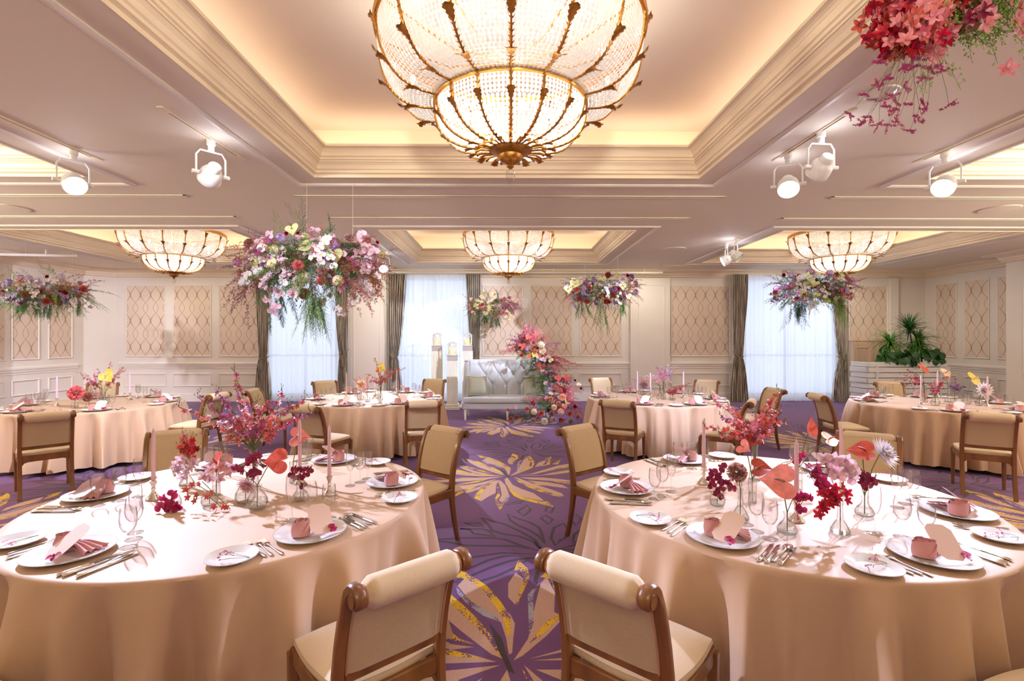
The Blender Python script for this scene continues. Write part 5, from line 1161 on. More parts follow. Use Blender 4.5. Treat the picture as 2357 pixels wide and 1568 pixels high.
hanging(722, 612, 5.45, 345, 235, 11, MIXP, 'huge cloud of orchids and ferns hung by wires left of the centre', wires=(706, 812), droops=((.0, -.45, .62, 16, 'l'), (.08, -.45, .75, 8, 'g'), (-.45, -.5, .40, 7, 'd')), nb=88, nsp=190, nfern=130, stretch=1.1, sprayc=('rust', 'statice', 'mauve', 'rose'), skirt=((-.85, -.3, .42, 'mauve'), (.6, -.4, .40, 'rose'), (.8, -.2, .3, 'rust')))
hanging(110, 672, 8.4, 235, 105, 12, [('cluster', 'lilac', 'purple', .045), ('hydrangea', 'lilac', 'blush', .08), ('rose', 'crimson', 'wine', .06), ('cluster', 'white', 'yellow', .045), ('hydrangea', 'purple', 'lilac', .07), ('rose', 'blush', 'white', .075), ('carnation', 'coral', 'salmon', .075)], 'long cloud of lilac flowers and ferns hung at the far left', wires=(59, 167), droops=((-.05, -.3, .45, 14, 'g'), (-.5, -.3, .4, 8, 'g'), (.55, -.3, .32, 6, 'g')), nb=75, nsp=60, nfern=120, sprayc=('mauve', 'rust', 'rose'), stretch=1.15)
hanging(1135, 706, 11.45, 135, 90, 13, [('rose', 'blush', 'peach', .06), ('cluster', 'cream', 'yellow', .04), ('rose', 'coral', 'salmon', .06), ('anthurium', 'lime', 'yellow', .08), ('carnation', 'pink', 'rose', .06), ('rose', 'peach', 'cream', .06)], 'small coral and cream flower ball hung above the left of the loveseat', droops=((.1, -.5, .42, 10, 'd'), (-.3, -.4, .3, 5, 'd')), nb=55, nsp=90, nfern=60, sprayc=('rose', 'mauve', 'pink'), wires=(1135,))
hanging(1383, 668, 9.9, 188, 112, 14, [('cluster', 'white', 'yellow', .045), ('carnation', 'coral', 'rose', .075), ('anthurium', 'lime', 'rose', .10), ('hydrangea', 'purple', 'lilac', .08), ('cluster', 'lilac', 'purple', .045), ('rose', 'crimson', 'wine', .06), ('hydrangea', 'mauve', 'purple', .07)], 'white and purple flower ball with green anthuriums hung right of the loveseat', wires=(1346, 1422), droops=((.0, -.4, .85, 10, 'g'), (-.5, -.4, .5, 8, 'g'), (.5, -.4, .45, 8, 'g')), nb=72, nsp=90, nfern=90, sprayc=('rust', 'mauve', 'rose'))
hanging(1868, 664, 8.5, 215, 118, 15, [('cluster', 'white', 'blush', .045), ('rose', 'pink', 'salmon', .07), ('anthurium', 'lime', 'cream', .09), ('hydrangea', 'lilac', 'purple', .08), ('rose', 'crimson', 'wine', .055), ('cluster', 'lilac', 'purple', .042), ('hydrangea', 'mauve', 'rose', .07)], 'cloud of lilac and green flowers hung before the right window', wires=(1825, 1930), droops=((-.35, -.4, .62, 16, 'd'), (-.2, -.3, .4, 8, 'd'), (.55, -.2, .72, 18, 'l')), nb=75, nsp=90, nfern=110, sprayc=('mauve', 'rose', 'rust'))
def near_hanging():
    r = random.Random(21); D = 2.2; C = Q(2160, 22, D); root = thing('hanging_flowers', 'red and pink orchids with green fern hung at the top right corner', 'flowers', tuple(C), 0, 'hanging flower arrangements')
    for dx in (-.12, .15): obj('hanging_wire', M1(tube([(dx, 0, 0), (dx, 0, CEIL-C[2])], .0014, 4), 'hanging_wire', WIREM), root)
    sc = D/FOC; cnt = 0
    for k in range(430):
        x = r.uniform(-150, 55); z = r.uniform(-120, 130); 
        if (x+45)**2/110**2+(z-30)**2/150**2 > 1: continue
        c = r.choice(('rust', 'coral', 'rose', 'salmon', 'pink', 'pink', 'rust', 'crimson')) if x < 30 else 'pink'
        if abs(x-22) < 18: c = r.choice(('crimson', 'crimson', 'wine', 'pink'))
        d = unit([r.gauss(-.2, .5), -1, r.gauss(-.3, .5)]); obj('orchid_bloom', bloom_mesh('star', c, 'pink' if c != 'crimson' else 'wine'), root, X=X4((x*sc, r.gauss(-.02, .07), z*sc), zto(d, r.random()*6), r.uniform(.030, .040))); cnt += 1
    for (x, z) in ((-15, 35), (35, -10), (30, -45), (45, -75), (55, -60), (70, 5), (110, 10), (100, -15), (130, -30), (150, -55), (135, -80), (105, -70), (-60, 10), (-35, -35), (-60, -60), (60, 40), (90, 45), (120, 30), (15, -60), (25, 30), (-120, -75), (-130, -110), (110, -165)):
        obj('orchid_bloom', bloom_mesh('star', 'pink', 'salmon'), root, X=X4((x*sc, -.13+r.gauss(0, .02), z*sc), zto(unit([r.gauss(0, .4), -1, r.gauss(-.2, .4)]), r.random()*6), .042))
    b = Buf()
    for k in range(100):
        p = np.array([r.uniform(0, 110)*sc, r.gauss(0, .06), r.uniform(-40, 60)*sc]); d = unit([r.uniform(-.5, 1.4), r.gauss(-.1, .3), r.uniform(-1.2, .6)])
        L = r.uniform(.12, .32); P = curve_pts(p, p+d*L, (0, 0, .02), 8); b.add(tube(P, .0007, 3, False), 1)
        for j in range(32):
            t = .15+.85*j/32; i = min(6, int(t*7)); c = P[i]+(P[i+1]-P[i])*(t*7-i); s2 = unit([r.gauss(0, 1), r.gauss(0, .4), r.gauss(0, 1)]); e = c+s2*r.uniform(.012, .03); b.add(tube([c, e], .0004, 3, False), 1)
            a0 = atan2(s2[2], s2[0]); v = [e]+[e+.0105*np.array([cos(a0+q), .1*sin(q*3), sin(a0+q)]) for q in (-.7, -.35, 0, .35, .7)]; b.add((v, [(0, 1, 2, 3, 4, 5)]), 0)
    tag(obj('fern_foliage', b.mesh('fern_foliage', [fcol('ltgreen'), fcol('bark')], False), root), kind='stuff')
    b = Buf()
    for k in range(38):
        p = np.array([r.uniform(-90, 0)*sc, r.gauss(0, .05), r.uniform(-60, -20)*sc]); e = np.array([r.uniform(-170, -15)*sc, r.gauss(0, .08), r.uniform(-275, -110)*sc]); 
        b.add(tube(curve_pts(p, e, (r.gauss(0, .02), 0, 0), 6), .0009, 3, False), 1)
        for j in range(3):
            d = unit([r.gauss(0, 1), r.gauss(0, .5), r.gauss(0, .6)]); q = curve_pts(e, e+d*.034, (0, 0, -.004), 5)
            for i_ in range(34): c = q[r.randrange(4)]+d*r.random()*.008; b.add(blossom_vf('fuzz'), 0, X4(c+np.array([r.gauss(0, .002) for _ in range(3)]), zto(unit([r.gauss(0, 1) for _ in range(3)])), .0048))
    tag(obj('statice_sprigs', b.mesh('statice_sprigs', [fcol('statice'), fcol('stem')], False), root), kind='stuff')
near_hanging()
# ================================================================ FLOOR CASCADE BY THE LOVESEAT
def cascade():
    r = random.Random(31); D = 9.55; root = thing('flower_cascade', 'cascade of coral and pink flowers flowing from the loveseat back to the carpet', 'flowers', tuple(Q(1262, 0, D)[:2])+(0,)); o = np.array([root.location[0], root.location[1], 0])
    line = [(1205, 800, 9.95), (1235, 815, 9.9), (1258, 850, 9.8), (1268, 890, 9.7), (1275, 930, 9.5), (1265, 960, 9.3)]
    def at(t):
        f = t*(len(line)-1); i = min(int(f), len(line)-2); q = [line[i][k]+(line[i+1][k]-line[i][k])*(f-i) for k in range(3)]; return q
    b = Buf()
    for k in range(330):
        t = r.random(); px, py, d_ = at(t); w_ = 34+(60 if t > .85 else 0)*r.random(); p = Q(px+r.gauss(0, w_*.5)-(30 if t > .85 else 0), min(966, py+r.gauss(0, 9)), d_)-o
        p[2] = max(.05, p[2]); dd = unit([r.gauss(0, .8), -.6+r.gauss(0, .4), r.gauss(.1, .5) if t > .7 else r.gauss(-.2, .6)]); fern_into(b, p, dd, r.uniform(.15, .30), .06, r.choice((0, 1, 2)), r, 14, .3)
    b2 = []
    for v in b.V: v[:, 2] = np.maximum(v[:, 2], .004)
    tag(obj('fern_foliage', b.mesh('fern_foliage', [fcol('green'), fcol('dkgreen'), fcol('ltgreen')], False), root), kind='stuff')
    for c, ends in (('rose', [(1168, 800), (1195, 770), (1212, 752), (1230, 765), (1262, 775), (1290, 845), (1310, 835), (1335, 845), (1330, 930), (1345, 960)]), ('pink', [(1205, 760), (1150, 812), (1240, 765), (1300, 860), (1280, 820), (1200, 925), (1315, 905), (1340, 900)]), ('mauve', [(1290, 800), (1180, 780), (1285, 870), (1320, 880), (1300, 930)]), ('statice', [(1225, 750), (1270, 840), (1340, 945), (1310, 890)])):
        b = Buf()
        for (ex, ey) in ends:
            for rep in range(5):
                t = min(.95, max(0, (ey-790)/175)); px, py, d_ = at(t); p = Q(px, min(955, py), d_)-o; e = Q(ex+r.gauss(0, 7), min(968, ey+r.gauss(0, 7)), d_-.1)-o
                spray_into(b, curve_pts(p, e, (r.gauss(0, .05), 0, .05), 8), 34, .019, .055, r, (0,), 'spray', 1, .15)
        for v in b.V: v[:, 2] = np.maximum(v[:, 2], .006)
        tag(obj('blossom_spray', b.mesh('blossom_spray', [fcol(c), fcol('stem')], False), root), kind='stuff')
    B_ = []
    for (x, y, k, c1, c2, s_) in [(1216, 776, 'anthurium', 'coral', 'rust', .07), (1202, 797, 'anthurium', 'coral', 'orange', .08), (1228, 790, 'rose', 'coral', 'rust', .05), (1226, 804, 'rose', 'salmon', 'coral', .06), (1245, 795, 'hydrangea', 'cream', 'peach', .09), (1252, 792, 'rose', 'cream', 'white', .05), (1200, 819, 'rose', 'coral', 'salmon', .07), (1218, 820, 'anthurium', 'orange', 'coral', .06), (1230, 817, 'anthurium', 'yellow', 'cream', .07), (1250, 810, 'anthurium', 'cream', 'yellow', .08), (1238, 801, 'rose', 'plum', 'wine', .035), (1196, 800, 'rose', 'plum', 'wine', .035),
        (1250, 828, 'phal', 'blush', 'pink', .07), (1262, 822, 'phal', 'white', 'cream', .06), (1268, 830, 'phal', 'cream', 'yellow', .06), (1240, 825, 'phal', 'white', 'blush', .06), (1285, 870, 'anthurium', 'coral', 'salmon', .08), (1305, 871, 'anthurium', 'coral', 'orange', .08), (1290, 885, 'rose', 'lime', 'cream', .05), (1296, 898, 'carnation', 'rust', 'rose', .08), (1310, 905, 'hydrangea', 'rose', 'pink', .10), (1295, 914, 'dahlia', 'peach', 'blush', .09), (1312, 920, 'hydrangea', 'rose', 'coral', .09), (1323, 876, 'rose', 'plum', 'wine', .035), (1337, 894, 'rose', 'plum', 'wine', .035), (1332, 885, 'phal', 'cream', 'peach', .05),
        (1177, 965, 'rose', 'coral', 'rust', .055), (1190, 960, 'rose', 'coral', 'salmon', .055), (1214, 942, 'rose', 'salmon', 'coral', .07), (1229, 948, 'hydrangea', 'cream', 'peach', .07), (1246, 952, 'rose', 'coral', 'salmon', .08), (1262, 943, 'rose', 'plum', 'wine', .055), (1275, 938, 'carnation', 'cream', 'peach', .06), (1291, 948, 'hydrangea', 'peach', 'cream', .075), (1310, 952, 'rose', 'coral', 'pink', .085), (1290, 966, 'rose', 'coral', 'rust', .085), (1227, 969, 'carnation', 'mocha', 'blush', .055), (1253, 970, 'carnation', 'cream', 'white', .07), (1273, 966, 'carnation', 'mocha', 'blush', .06), (1312, 969, 'carnation', 'mocha', 'cream', .055), (1300, 935, 'anthurium', 'salmon', 'coral', .07), (1306, 925, 'anthurium', 'lime', 'yellow', .07), (1323, 937, 'rose', 'crimson', 'wine', .06), (1226, 928, 'star', 'crimson', 'wine', .06), (1238, 962, 'rose', 'rose', 'pink', .05), (1270, 952, 'carnation', 'mocha', 'mauve', .06), (1330, 960, 'rose', 'pink', 'rose', .05)]:
        d_ = at(min(.99, max(0, (y-790)/175)))[2]-.22; p = Q(x, y, d_)-o; p[2] = max(p[2], s_*.7); obj(NAMEK[k], bloom_mesh(k, c1, c2), root, X=X4(p, zto(unit([r.gauss(0, .3), -1, r.gauss(.25, .2)]), r.gauss(0, .5)), s_))
    for k in range(46):
        t = r.uniform(.05, .97); px, py, d_ = at(t); kk, c1, c2, s_ = r.choice((('hydrangea', 'rose', 'pink', .07), ('phal', 'blush', 'pink', .05), ('rose', 'salmon', 'coral', .045), ('hydrangea', 'mauve', 'lilac', .06), ('carnation', 'peach', 'salmon', .05), ('star', 'pink', 'rose', .05), ('star', 'salmon', 'coral', .05)))
        p = Q(px+r.gauss(0, 15+30*(t > .8)), min(962, py+r.gauss(0, 8)), d_-.12-.1*r.random())-o; p[2] = max(p[2], .06); obj(NAMEK[kk], bloom_mesh(kk, c1, c2), root, X=X4(p, zto(unit([r.gauss(0, .5), -1, r.gauss(.2, .3)]), r.gauss(0, .5)), s_*r.uniform(.8, 1.1)))
    st = Buf()
    for k in range(9): t = k/8; px, py, d_ = at(t*.9); p = Q(px, py, d_)-o; st.add(tube([p, p+(r.gauss(0, .05), .12, -.12)], .008, 5))
    P = [Q(*at(t)[:2], at(t)[2]+.08)-o for t in np.linspace(0, 1, 12)]; P[-1][2] = .02
    st.add(tube(P+[np.array([.02, .15, .02])], .010, 8)); obj('wire_frame', st.mesh('wire_frame', fcol('dkgreen')), root)
cascade()
# ================================================================ PLANTS IN THE PLANTER
def plants():
    r = random.Random(41)
    def dracaena(px, py, L, n, m1, label, stempx, arch):
        top = Q(px, py, PY+.25); base = np.array([Q(stempx, py, PY+.25)[0], PY+.25, PZ-.10]); root = thing('potted_plant', label, 'plant', tuple(base), 0, 'green plants in the slatted planter')
        t0 = top-base; obj('stem', M1(tube(curve_pts((0, 0, 0), t0, (.02, 0, 0), 6), [.02, .018, .016, .014, .012, .01], 6), 'stem', fcol('bark')), root)
        b = Buf()
        for k in range(n):
            a = k*2.4; el = r.uniform(-.35, 1.3); d = unit([cos(a)*cos(el), sin(a)*cos(el)*.7-.1, sin(el)]); p = t0-np.array([0, 0, r.random()*.12]); P = []; q = p.copy(); l = L*r.uniform(.7, 1.1)
            for j in range(7): P.append(q.copy()); d = unit(d+np.array([0, 0, -arch])); q = q+d*l/6
            v = []; wd = [.5, .9, 1, .9, .7, .45, .06]; side = unit(np.cross(P[-1]-P[0], (0, 0, 1)))*.014
            for j, p_ in enumerate(P): v += [p_-side*wd[j], p_+(0, 0, -.003), p_+side*wd[j]]
            b.add((v, [q2 for j in range(6) for q2 in ((3*j, 3*j+1, 3*j+4, 3*j+3), (3*j+1, 3*j+2, 3*j+5, 3*j+4))]), 0)
        tag(obj('strap_leaves', b.mesh('strap_leaves', fcol(m1)), root), kind='stuff')
    dracaena(2093, 752, .42, 110, 'dkgreen', 'tall green dracaena rising highest from the white planter', 2100, .10)
    dracaena(2112, 785, .52, 150, 'green', 'arching grassy dracaena to the right in the white planter', 2122, .26)
    dracaena(2047, 785, .48, 130, 'green', 'drooping ponytail palm at the left in the white planter', 2045, .24)
    def broad(px, py, n, s_, label, spread):
        base = Q(px, py, PY+.18); base[2] = PZ-.1; root = thing('potted_plant', label, 'plant', tuple(base), 0, 'green plants in the slatted planter'); st = Buf()
        for k in range(n):
            a = r.random()*6.28; e = np.array([cos(a)*spread*r.uniform(.3, 1), sin(a)*.18*r.uniform(.3, 1)-.05, r.uniform(.12, .36)]); st.add(tube(curve_pts((0, 0, 0), e, (0, 0, .03), 5), .004, 4))
            b = Buf(); v, f = petal_vf(1, .8, -.25, .75, 5); b.add((v, f)); me = LEAFM
            obj('leaf', me, root, X=X4(e, zto(unit([r.gauss(0, .3), -1, r.gauss(.5, .3)]), r.uniform(2, 4.3)), s_*r.uniform(.7, 1.15)))
        tag(obj('leaf_stems', st.mesh('leaf_stems', fcol('green')), root))
    b = Buf(); b.add(petal_vf(1, .85, -.3, .7, 6)); LEAFM = b.mesh('leaf', fcol('dkgreen'))
    broad(2040, 835, 26, .17, 'low broad leaved foliage at the left rim of the planter', .25); broad(2085, 838, 34, .19, 'glossy broad leaved foliage in the middle of the planter', .3); broad(2140, 838, 24, .17, 'low broad leaved foliage at the right rim of the planter', .25)
plants()
# ================================================================ PLACE SETTINGS
STAT = {}
def sprig_mesh(seed):
    if seed in STAT: return STAT[seed]
    r = random.Random(seed); b = Buf(); p0 = np.array([-.07, -.04, .004])
    for k in range(3):
        e = np.array([r.uniform(-.01, .06), r.uniform(-.03, .06), r.uniform(.006, .045)]); b.add(tube(curve_pts(p0, e, (0, .01, .006), 6), .0008, 4), 1)
        for j in range(2):
            d = unit([r.gauss(0, 1), r.gauss(0, 1), r.gauss(.2, .5)]); q = curve_pts(e, e+d*.028, (0, 0, .006), 5)
            for i in range(16): c = q[i % 5]+np.array([r.gauss(0, .0016) for _ in range(3)]); c[2] = max(.004, c[2]); b.add(blossom_vf('fuzz'), 0, X4(c, zto(unit([r.gauss(0, 1), r.gauss(0, 1), 1+r.random()])), .0036))
    STAT[seed] = b.mesh('statice_sprig', [fcol('statice'), fcol('stem')], False); return STAT[seed]
DIRN = lambda a: {0: 'right', 1: 'back right', 2: 'back left', 3: 'left', 4: 'front left', 5: 'front right'}
def where(a):
    a = a % 360
    for lo, hi, n in ((0, 25, 'right end'), (25, 90, 'back right'), (90, 155, 'back left'), (155, 205, 'left end'), (205, 258, 'front left'), (258, 342, 'front right'), (342, 361, 'right end')):
        if lo <= a < hi: return n
SEATS = {'front left': (-112, -43, 16, 73, 128, 180), 'front right': (-133, -75, -21, 40, 106, 172), 'far left': (-112, -50, 14, 72, 130, -170), 'far right': (-120, -62, 0, 62, 112, 158), 'middle left': (-103, -50, 10, 68, 130, -169), 'middle right': (-119, -69, -12, 50, 105, 169)}
def setting(tn, c, ang, used, near):
    w_ = where(ang)
    if w_ in used: w_ = {'front right': 'nearest front', 'front left': 'nearest front', 'back right': 'rear right', 'back left': 'rear left', 'left end': 'left rear', 'right end': 'right rear'}.get(w_, w_)
    used.add(w_); a = radians(ang); f = np.array([-cos(a), -sin(a)]); rt = np.array([f[1], -f[0]]); rz = atan2(-f[0], f[1]); o = np.array(c)-f*.82
    sfx = ', %s seat of %s table' % (w_, tn); r = random.Random(int(ang)+hash_(tn)); z = TZ+.0006
    L = lambda x, y, zz=0: (o[0]+rt[0]*x+f[0]*y, o[1]+rt[1]*x+f[1]*y, z+zz)
    def put(nm, me, x, y, zz, lab, cat, grp, drz=0.0, rot=None): return tag(obj(nm, me, None, L(x, y, zz), rot or (0, 0, rz+drz)), lab+sfx, cat, grp)
    put('dinner_plate', PLATE, 0, 0, 0, 'large white plate with fine swirl lines', 'plate', 'dinner plates', r.random()*6)
    k = make('folded_napkin', NAP, 'dusty rose napkin rolled like a rose'+sfx, 'napkin', L(.0, .02, .008), rz+r.uniform(-.3, .3)+.25, 'rolled napkins')
    nz = (rotm('z', rz+r.uniform(-.5, -.1)) @ rotm('x', .66) @ rotm('y', .08))
    ob = tag(obj('menu_card', CARD, None, X=X4(L(.034, -.022, .068), nz)), 'blush menu card with cut corners'+sfx, 'card', 'menu cards')
    rr = random.Random(int(ang)); p = np.array(L(.060, -.083, .032))
    tag(obj('loose_orchid', bloom_mesh('phal', 'magenta', 'wine'), None, X=X4(p, zto(unit([f[0]*-.4, f[1]*-.4, 1]), r.random()*6), .027)), 'loose magenta orchid bloom on the menu card'+sfx, 'flower', 'loose orchid blooms')
    put('side_plate', BPLATE, -.335, -.02, 0, 'small white side plate', 'plate', 'side plates')
    put('statice_sprig', sprig_mesh(int(abs(ang)) % 5), -.335, -.02, .006, 'purple statice sprig lying on the side plate', 'flower', 'statice sprigs', r.random()*6)
    for (x, y, n_) in ((-.178, -.02, 'inner'), (-.205, .0, 'middle'), (-.234, .01, 'outer')): put('fork', FORK, x, y, 0, n_+' silver fork', 'fork', 'silver forks', r.uniform(-.06, .06))
    for (x, y, n_) in ((.185, -.02, 'inner'), (.210, -.015, 'middle'), (.262, .0, 'outer')): put('knife', KNIFE, x, y, 0, n_+' silver knife', 'knife', 'silver knives', r.uniform(-.05, .05))
    put('spoon', SPOON, .236, .0, 0, 'silver soup spoon', 'spoon', 'silver spoons', r.uniform(-.08, .08))
    for (nm, x, y, lab) in (('champagne_flute', .015, .25, 'clear slim champagne flute'), ('wine_glass', .085, .19, 'clear stemmed wine glass'), ('water_goblet', .155, .135, 'clear stemmed water goblet')):
        put(nm, GL[nm], x+r.gauss(0, .006), y+r.gauss(0, .006), 0, lab, 'glass', nm.replace('_', ' ')+'s', r.random()*6)
def hash_(s_): return sum(ord(ch) for ch in s_)
for (tn, c, R, nf, sd) in TAB:
    used = set()
    for a in SEATS[tn]: setting(tn, c, a, used, sd < 3)
# ================================================================ CANDLES
CS = M1(lathe([(.001, 0), (.036, 0), (.037, .004), (.033, .010), (.030, .012), (.024, .022), (.018, .030), (.010, .040), (.008, .05), (.012, .058), (.008, .066), (.011, .080), (.018, .098), (.018, .104), (.011, .104), (.011, .09), (.001, .09)], 28, lambda a, j: 1+.03*cos(a*12)*(1 < j < 8)), 'candlestick', m_silver)
CW = M1(lathe([(.001, .0), (.0112, 0), (.0108, .05), (.0092, .26), (.0075, .285), (.003, .298), (.001, .30)], 16), 'wax', m_candle); CK = M1(tube([(0, 0, .297), (.001, 0, .305), (0, 0, .312)], .0011, 5), 'wick', m_wick)
def candle(x, y, lab):
    tag(obj('candlestick', CS, None, (x, y, TZ+.0005)), 'short polished silver candlestick '+lab, 'candlestick', 'silver candlesticks')
    make('taper_candle', [('wax', CW), ('wick', CK)], 'pale pink taper candle '+lab, 'candle', (x, y, TZ+.0915), 0, 'pink taper candles')
for (px, py, lab) in ((353, 1150, 'at the left of the front left table'), (758, 1139, 'at the right of the front left table'), (690, 1114, 'behind the flowers of the front left table'),
        (1620, 1114, 'at the left of the front right table'), (1833, 1200, 'in the middle front of the front right table'), (1936, 1138, 'at the back right of the front right table'),
        (131, 935, 'at the left of the far left table'), (299, 921, 'at the right of the far left table'), (218, 908, 'at the back of the far left table'),
        (797, 917, 'at the left of the middle left table'), (863, 911, 'at the centre of the middle left table'), (913, 909, 'at the right of the middle left table'),
        (1467, 914, 'at the left of the middle right table'), (1497, 921, 'at the centre of the middle right table'), (1573, 917, 'at the right of the middle right table'),
        (2120, 931, 'at the left of the far right table'), (2158, 914, 'at the back of the far right table'), (2273, 936, 'at the right of the far right table')):
    q = G(px, py, TZ); candle(q[0], q[1], lab)
# ================================================================ VASES AND TABLE FLOWERS
def vase_mesh(kind):
    P = {'bulb': [(.022, 0), (.040, .006), (.052, .03), (.050, .055), (.034, .082), (.020, .098), (.018, .112), (.024, .125)],
         'bowl': [(.020, 0), (.034, .006), (.041, .026), (.038, .05), (.030, .064), (.033, .072)],
         'flask': [(.030, 0), (.042, .005), (.040, .018), (.026, .045), (.014, .065), (.011, .12), (.014, .15)],
         'ribbed': [(.026, 0), (.040, .008), (.043, .022), (.030, .045), (.016, .060), (.012, .085), (.018, .098)],
         'cylinder': [(.020, 0), (.022, .004), (.021, .06), (.023, .13)],
         'tall': [(.034, 0), (.036, .006), (.030, .05), (.020, .12), (.017, .18), (.024, .225)]}[kind]
    inn = [(max(.001, r-.002), z+(.004 if k == 0 else 0)) for k, (r, z) in enumerate(P)][::-1]
    n = 28; me = M1(lathe([(.001, 0)]+P+inn+[(.001, inn[-1][1])], n, (lambda a, j: 1+.045*cos(a*14)) if kind == 'ribbed' else None), kind+'_vase', m_glass)
    hz = P[-1][1]*.42; wp = [(r-.003, z) for r, z in P if z < hz]; r_at = np.interp(hz, [z for r, z in P], [r for r, z in P])-.003
    return me, M1(lathe([(.001, .005)]+[(r, max(.005, z)) for r, z in wp]+[(r_at, hz), (.001, hz)], 24), 'water', m_water), P[-1][1]
VM = {k: vase_mesh(k) for k in ('bulb', 'bowl', 'flask', 'ribbed', 'cylinder', 'tall')}
VD = {'bulb': 'round glass vase', 'bowl': 'glass bowl vase', 'flask': 'glass flask vase', 'ribbed': 'ribbed glass vase', 'cylinder': 'glass cylinder vase', 'tall': 'tall glass vase'}
def vase(kind, px, py, lab):
    q = G(px, py, TZ); me, wt, h = VM[kind]; make('bud_vase', [('glass_body', me), ('water', wt)], VD[kind]+' '+lab, 'vase', (q[0], q[1], TZ+.0006), px*.1, 'clear glass bud vases'); return np.array([q[0], q[1], TZ]), h
def stem_from(base, h, head, b, m=1, rad=.0022):
    p0 = base+(0, 0, .012); nk = base+np.array([0, 0, h]); hd = np.array(head); mid = nk+(hd-nk)*.5+np.array([0, 0, .03]); b.add(tube([p0, nk, nk+(hd-nk)*.2+(0, 0, .01), mid, hd], rad, 5, True), m)
def flower(kind, base, h, px, py, s_, c1, c2, lab, face=(0, -1, .2), roll=0, dy=0.0, cat='flower'):
    "one cut flower: bloom and stem"
    hd = Q(px, py, base[1]+dy); root = thing({'anthurium': 'anthurium', 'dahlia': 'dahlia', 'carnation': 'carnation', 'rose': 'rose', 'hydrangea': 'hydrangea'}[kind], lab, cat, tuple(base)); b = Buf(); d = unit(face)
    stem_from(np.zeros(3), h, hd-base-d*s_*.05, b, 0, .0026); obj('stem', b.mesh('stem', fcol('stem')), root); obj(NAMEK[kind], bloom_mesh(kind, c1, c2), root, X=X4(hd-base, zto(d, roll), s_))
def cluster(base, h, pts, s_, c1, c2, lab, seed, kind='phal', per=1, jit=.012, dy=0.0):
    "orchid stem carrying blooms at the listed picture points"
    r = random.Random(seed); root = thing('orchid_cluster', lab, 'flower', tuple(base)); P = [Q(px, py, base[1]+dy)-base for px, py in pts]; b = Buf(); pth = [np.array([0, 0, .012]), np.array([0, 0, h])]+P[:: max(1, len(P)//6)]; b.add(tube(pth, .0018, 5)); 
    for p in P:
        for j in range(per):
            q = p+np.array([r.gauss(0, jit), r.gauss(-.02, jit), r.gauss(0, jit)]); q[2] = max(q[2], .012+s_*.5); d = unit([r.gauss(0, .45), -1, r.gauss(.1, .4)]); obj('orchid_bloom', bloom_mesh(kind, c1, c2), root, X=X4(q, zto(d, r.gauss(0, .6)), s_*r.uniform(.98, 1.25)))
            if per > 1: b.add(tube([p, q], .001, 3))
    obj('stem', b.mesh('stem', fcol('stem')), root)
def bunch(base, h, ends, n_each, s_, cols, lab, seed, buds=True, depth=.16, bloomy=True, spread=.026):
    "bunch of orchid sprays fanning out of one vase; every blossom of the front tables is a part"
    r = random.Random(seed); root = thing('orchid_bunch', lab, 'flowers', tuple(base)); st = Buf(); cnt = 0; rest = Buf()
    for (px, py) in ends:
        e = Q(px, py, base[1]+r.uniform(-depth, depth))-base; P = curve_pts((r.gauss(0, .006), r.gauss(0, .006), h), e, (0, 0, .03), 9); st.add(tube([np.array([0, 0, .01])]+P, .0017, 4)); c = r.choice(cols)
        for X in spray_into(st, P, n_each, s_, spread, r, (0,), None, 0, .22):
            cc = c if r.random() < .7 else r.choice(cols)
            if bloomy and cnt < 290: obj('orchid_bloom', bloom_mesh('star', cc, cols[(cols.index(cc)+1) % len(cols)]), root, X=X); cnt += 1
            else: rest.add(blossom_vf('spray'), cols.index(cc), X)
        if buds:
            for k in range(6): q = P[-1]+np.array([r.gauss(0, .012), 0, .01+k*.009]); st.add(lathe([(.001, -.004), (.0035, 0), (.001, .004)], 5), 1 if k < 3 else 2, X4(q)); st.add(tube([P[-1], q], .0007, 3), 0)
    obj('stem', st.mesh('stem', [fcol('stem'), fcol('plum'), fcol('ltgreen')]), root)
    if rest.n: tag(obj('small_blossoms', rest.mesh('small_blossoms', [fcol(c) for c in cols], False), root), kind='stuff')
FL, FR_ = ' on the front left table', ' on the front right table'
# ---- front left table
b1, h1 = vase('tall', 583, 1122, 'holding the big orchid bunch'+FL)
bunch(b1, h1, [(412, 938), (455, 915), (470, 960), (500, 905), (540, 858), (545, 900), (560, 940), (590, 930), (620, 920), (650, 905), (665, 935), (700, 920), (715, 950), (690, 965), (640, 960), (600, 960), (525, 1010), (540, 960), (640, 985), (590, 985), (500, 950)], 17, .023, ['pink', 'salmon', 'rose', 'rust', 'blush', 'mauve'], 'big fan of small pink and coral orchids'+FL, 51)
b2, h2 = vase('bulb', 592, 1172, 'in the middle of dark red orchids'+FL)
cluster(b2, h2, [(560, 1080), (570, 1062), (583, 1055), (595, 1066), (588, 1083), (575, 1092), (600, 1085), (553, 1072), (604, 1072), (585, 1098), (592, 1050)], .026, 'wine', 'crimson', 'cluster of dark wine red orchids in the round vase'+FL, 52, jit=.006)
flower('anthurium', b2, h2, 637, 1062, .072, 'coral', 'salmon', 'coral anthurium facing us right of the dark orchids'+FL, (.15, -1, .25), -1.5)
b3, h3 = vase('cylinder', 675, 1112, 'holding the tallest anthurium'+FL)
flower('anthurium', b3, h3, 688, 1006, .072, 'salmon', 'mocha', 'salmon anthurium held highest'+FL, (.1, -1, .75), 1.6)
b4, h4 = vase('cylinder', 498, 1140, 'at the left, holding an orange anthurium'+FL)
flower('anthurium', b4, h4, 503, 1062, .075, 'coral', 'rust', 'orange red anthurium turned sideways'+FL, (-.75, -.6, .1), 2.6)
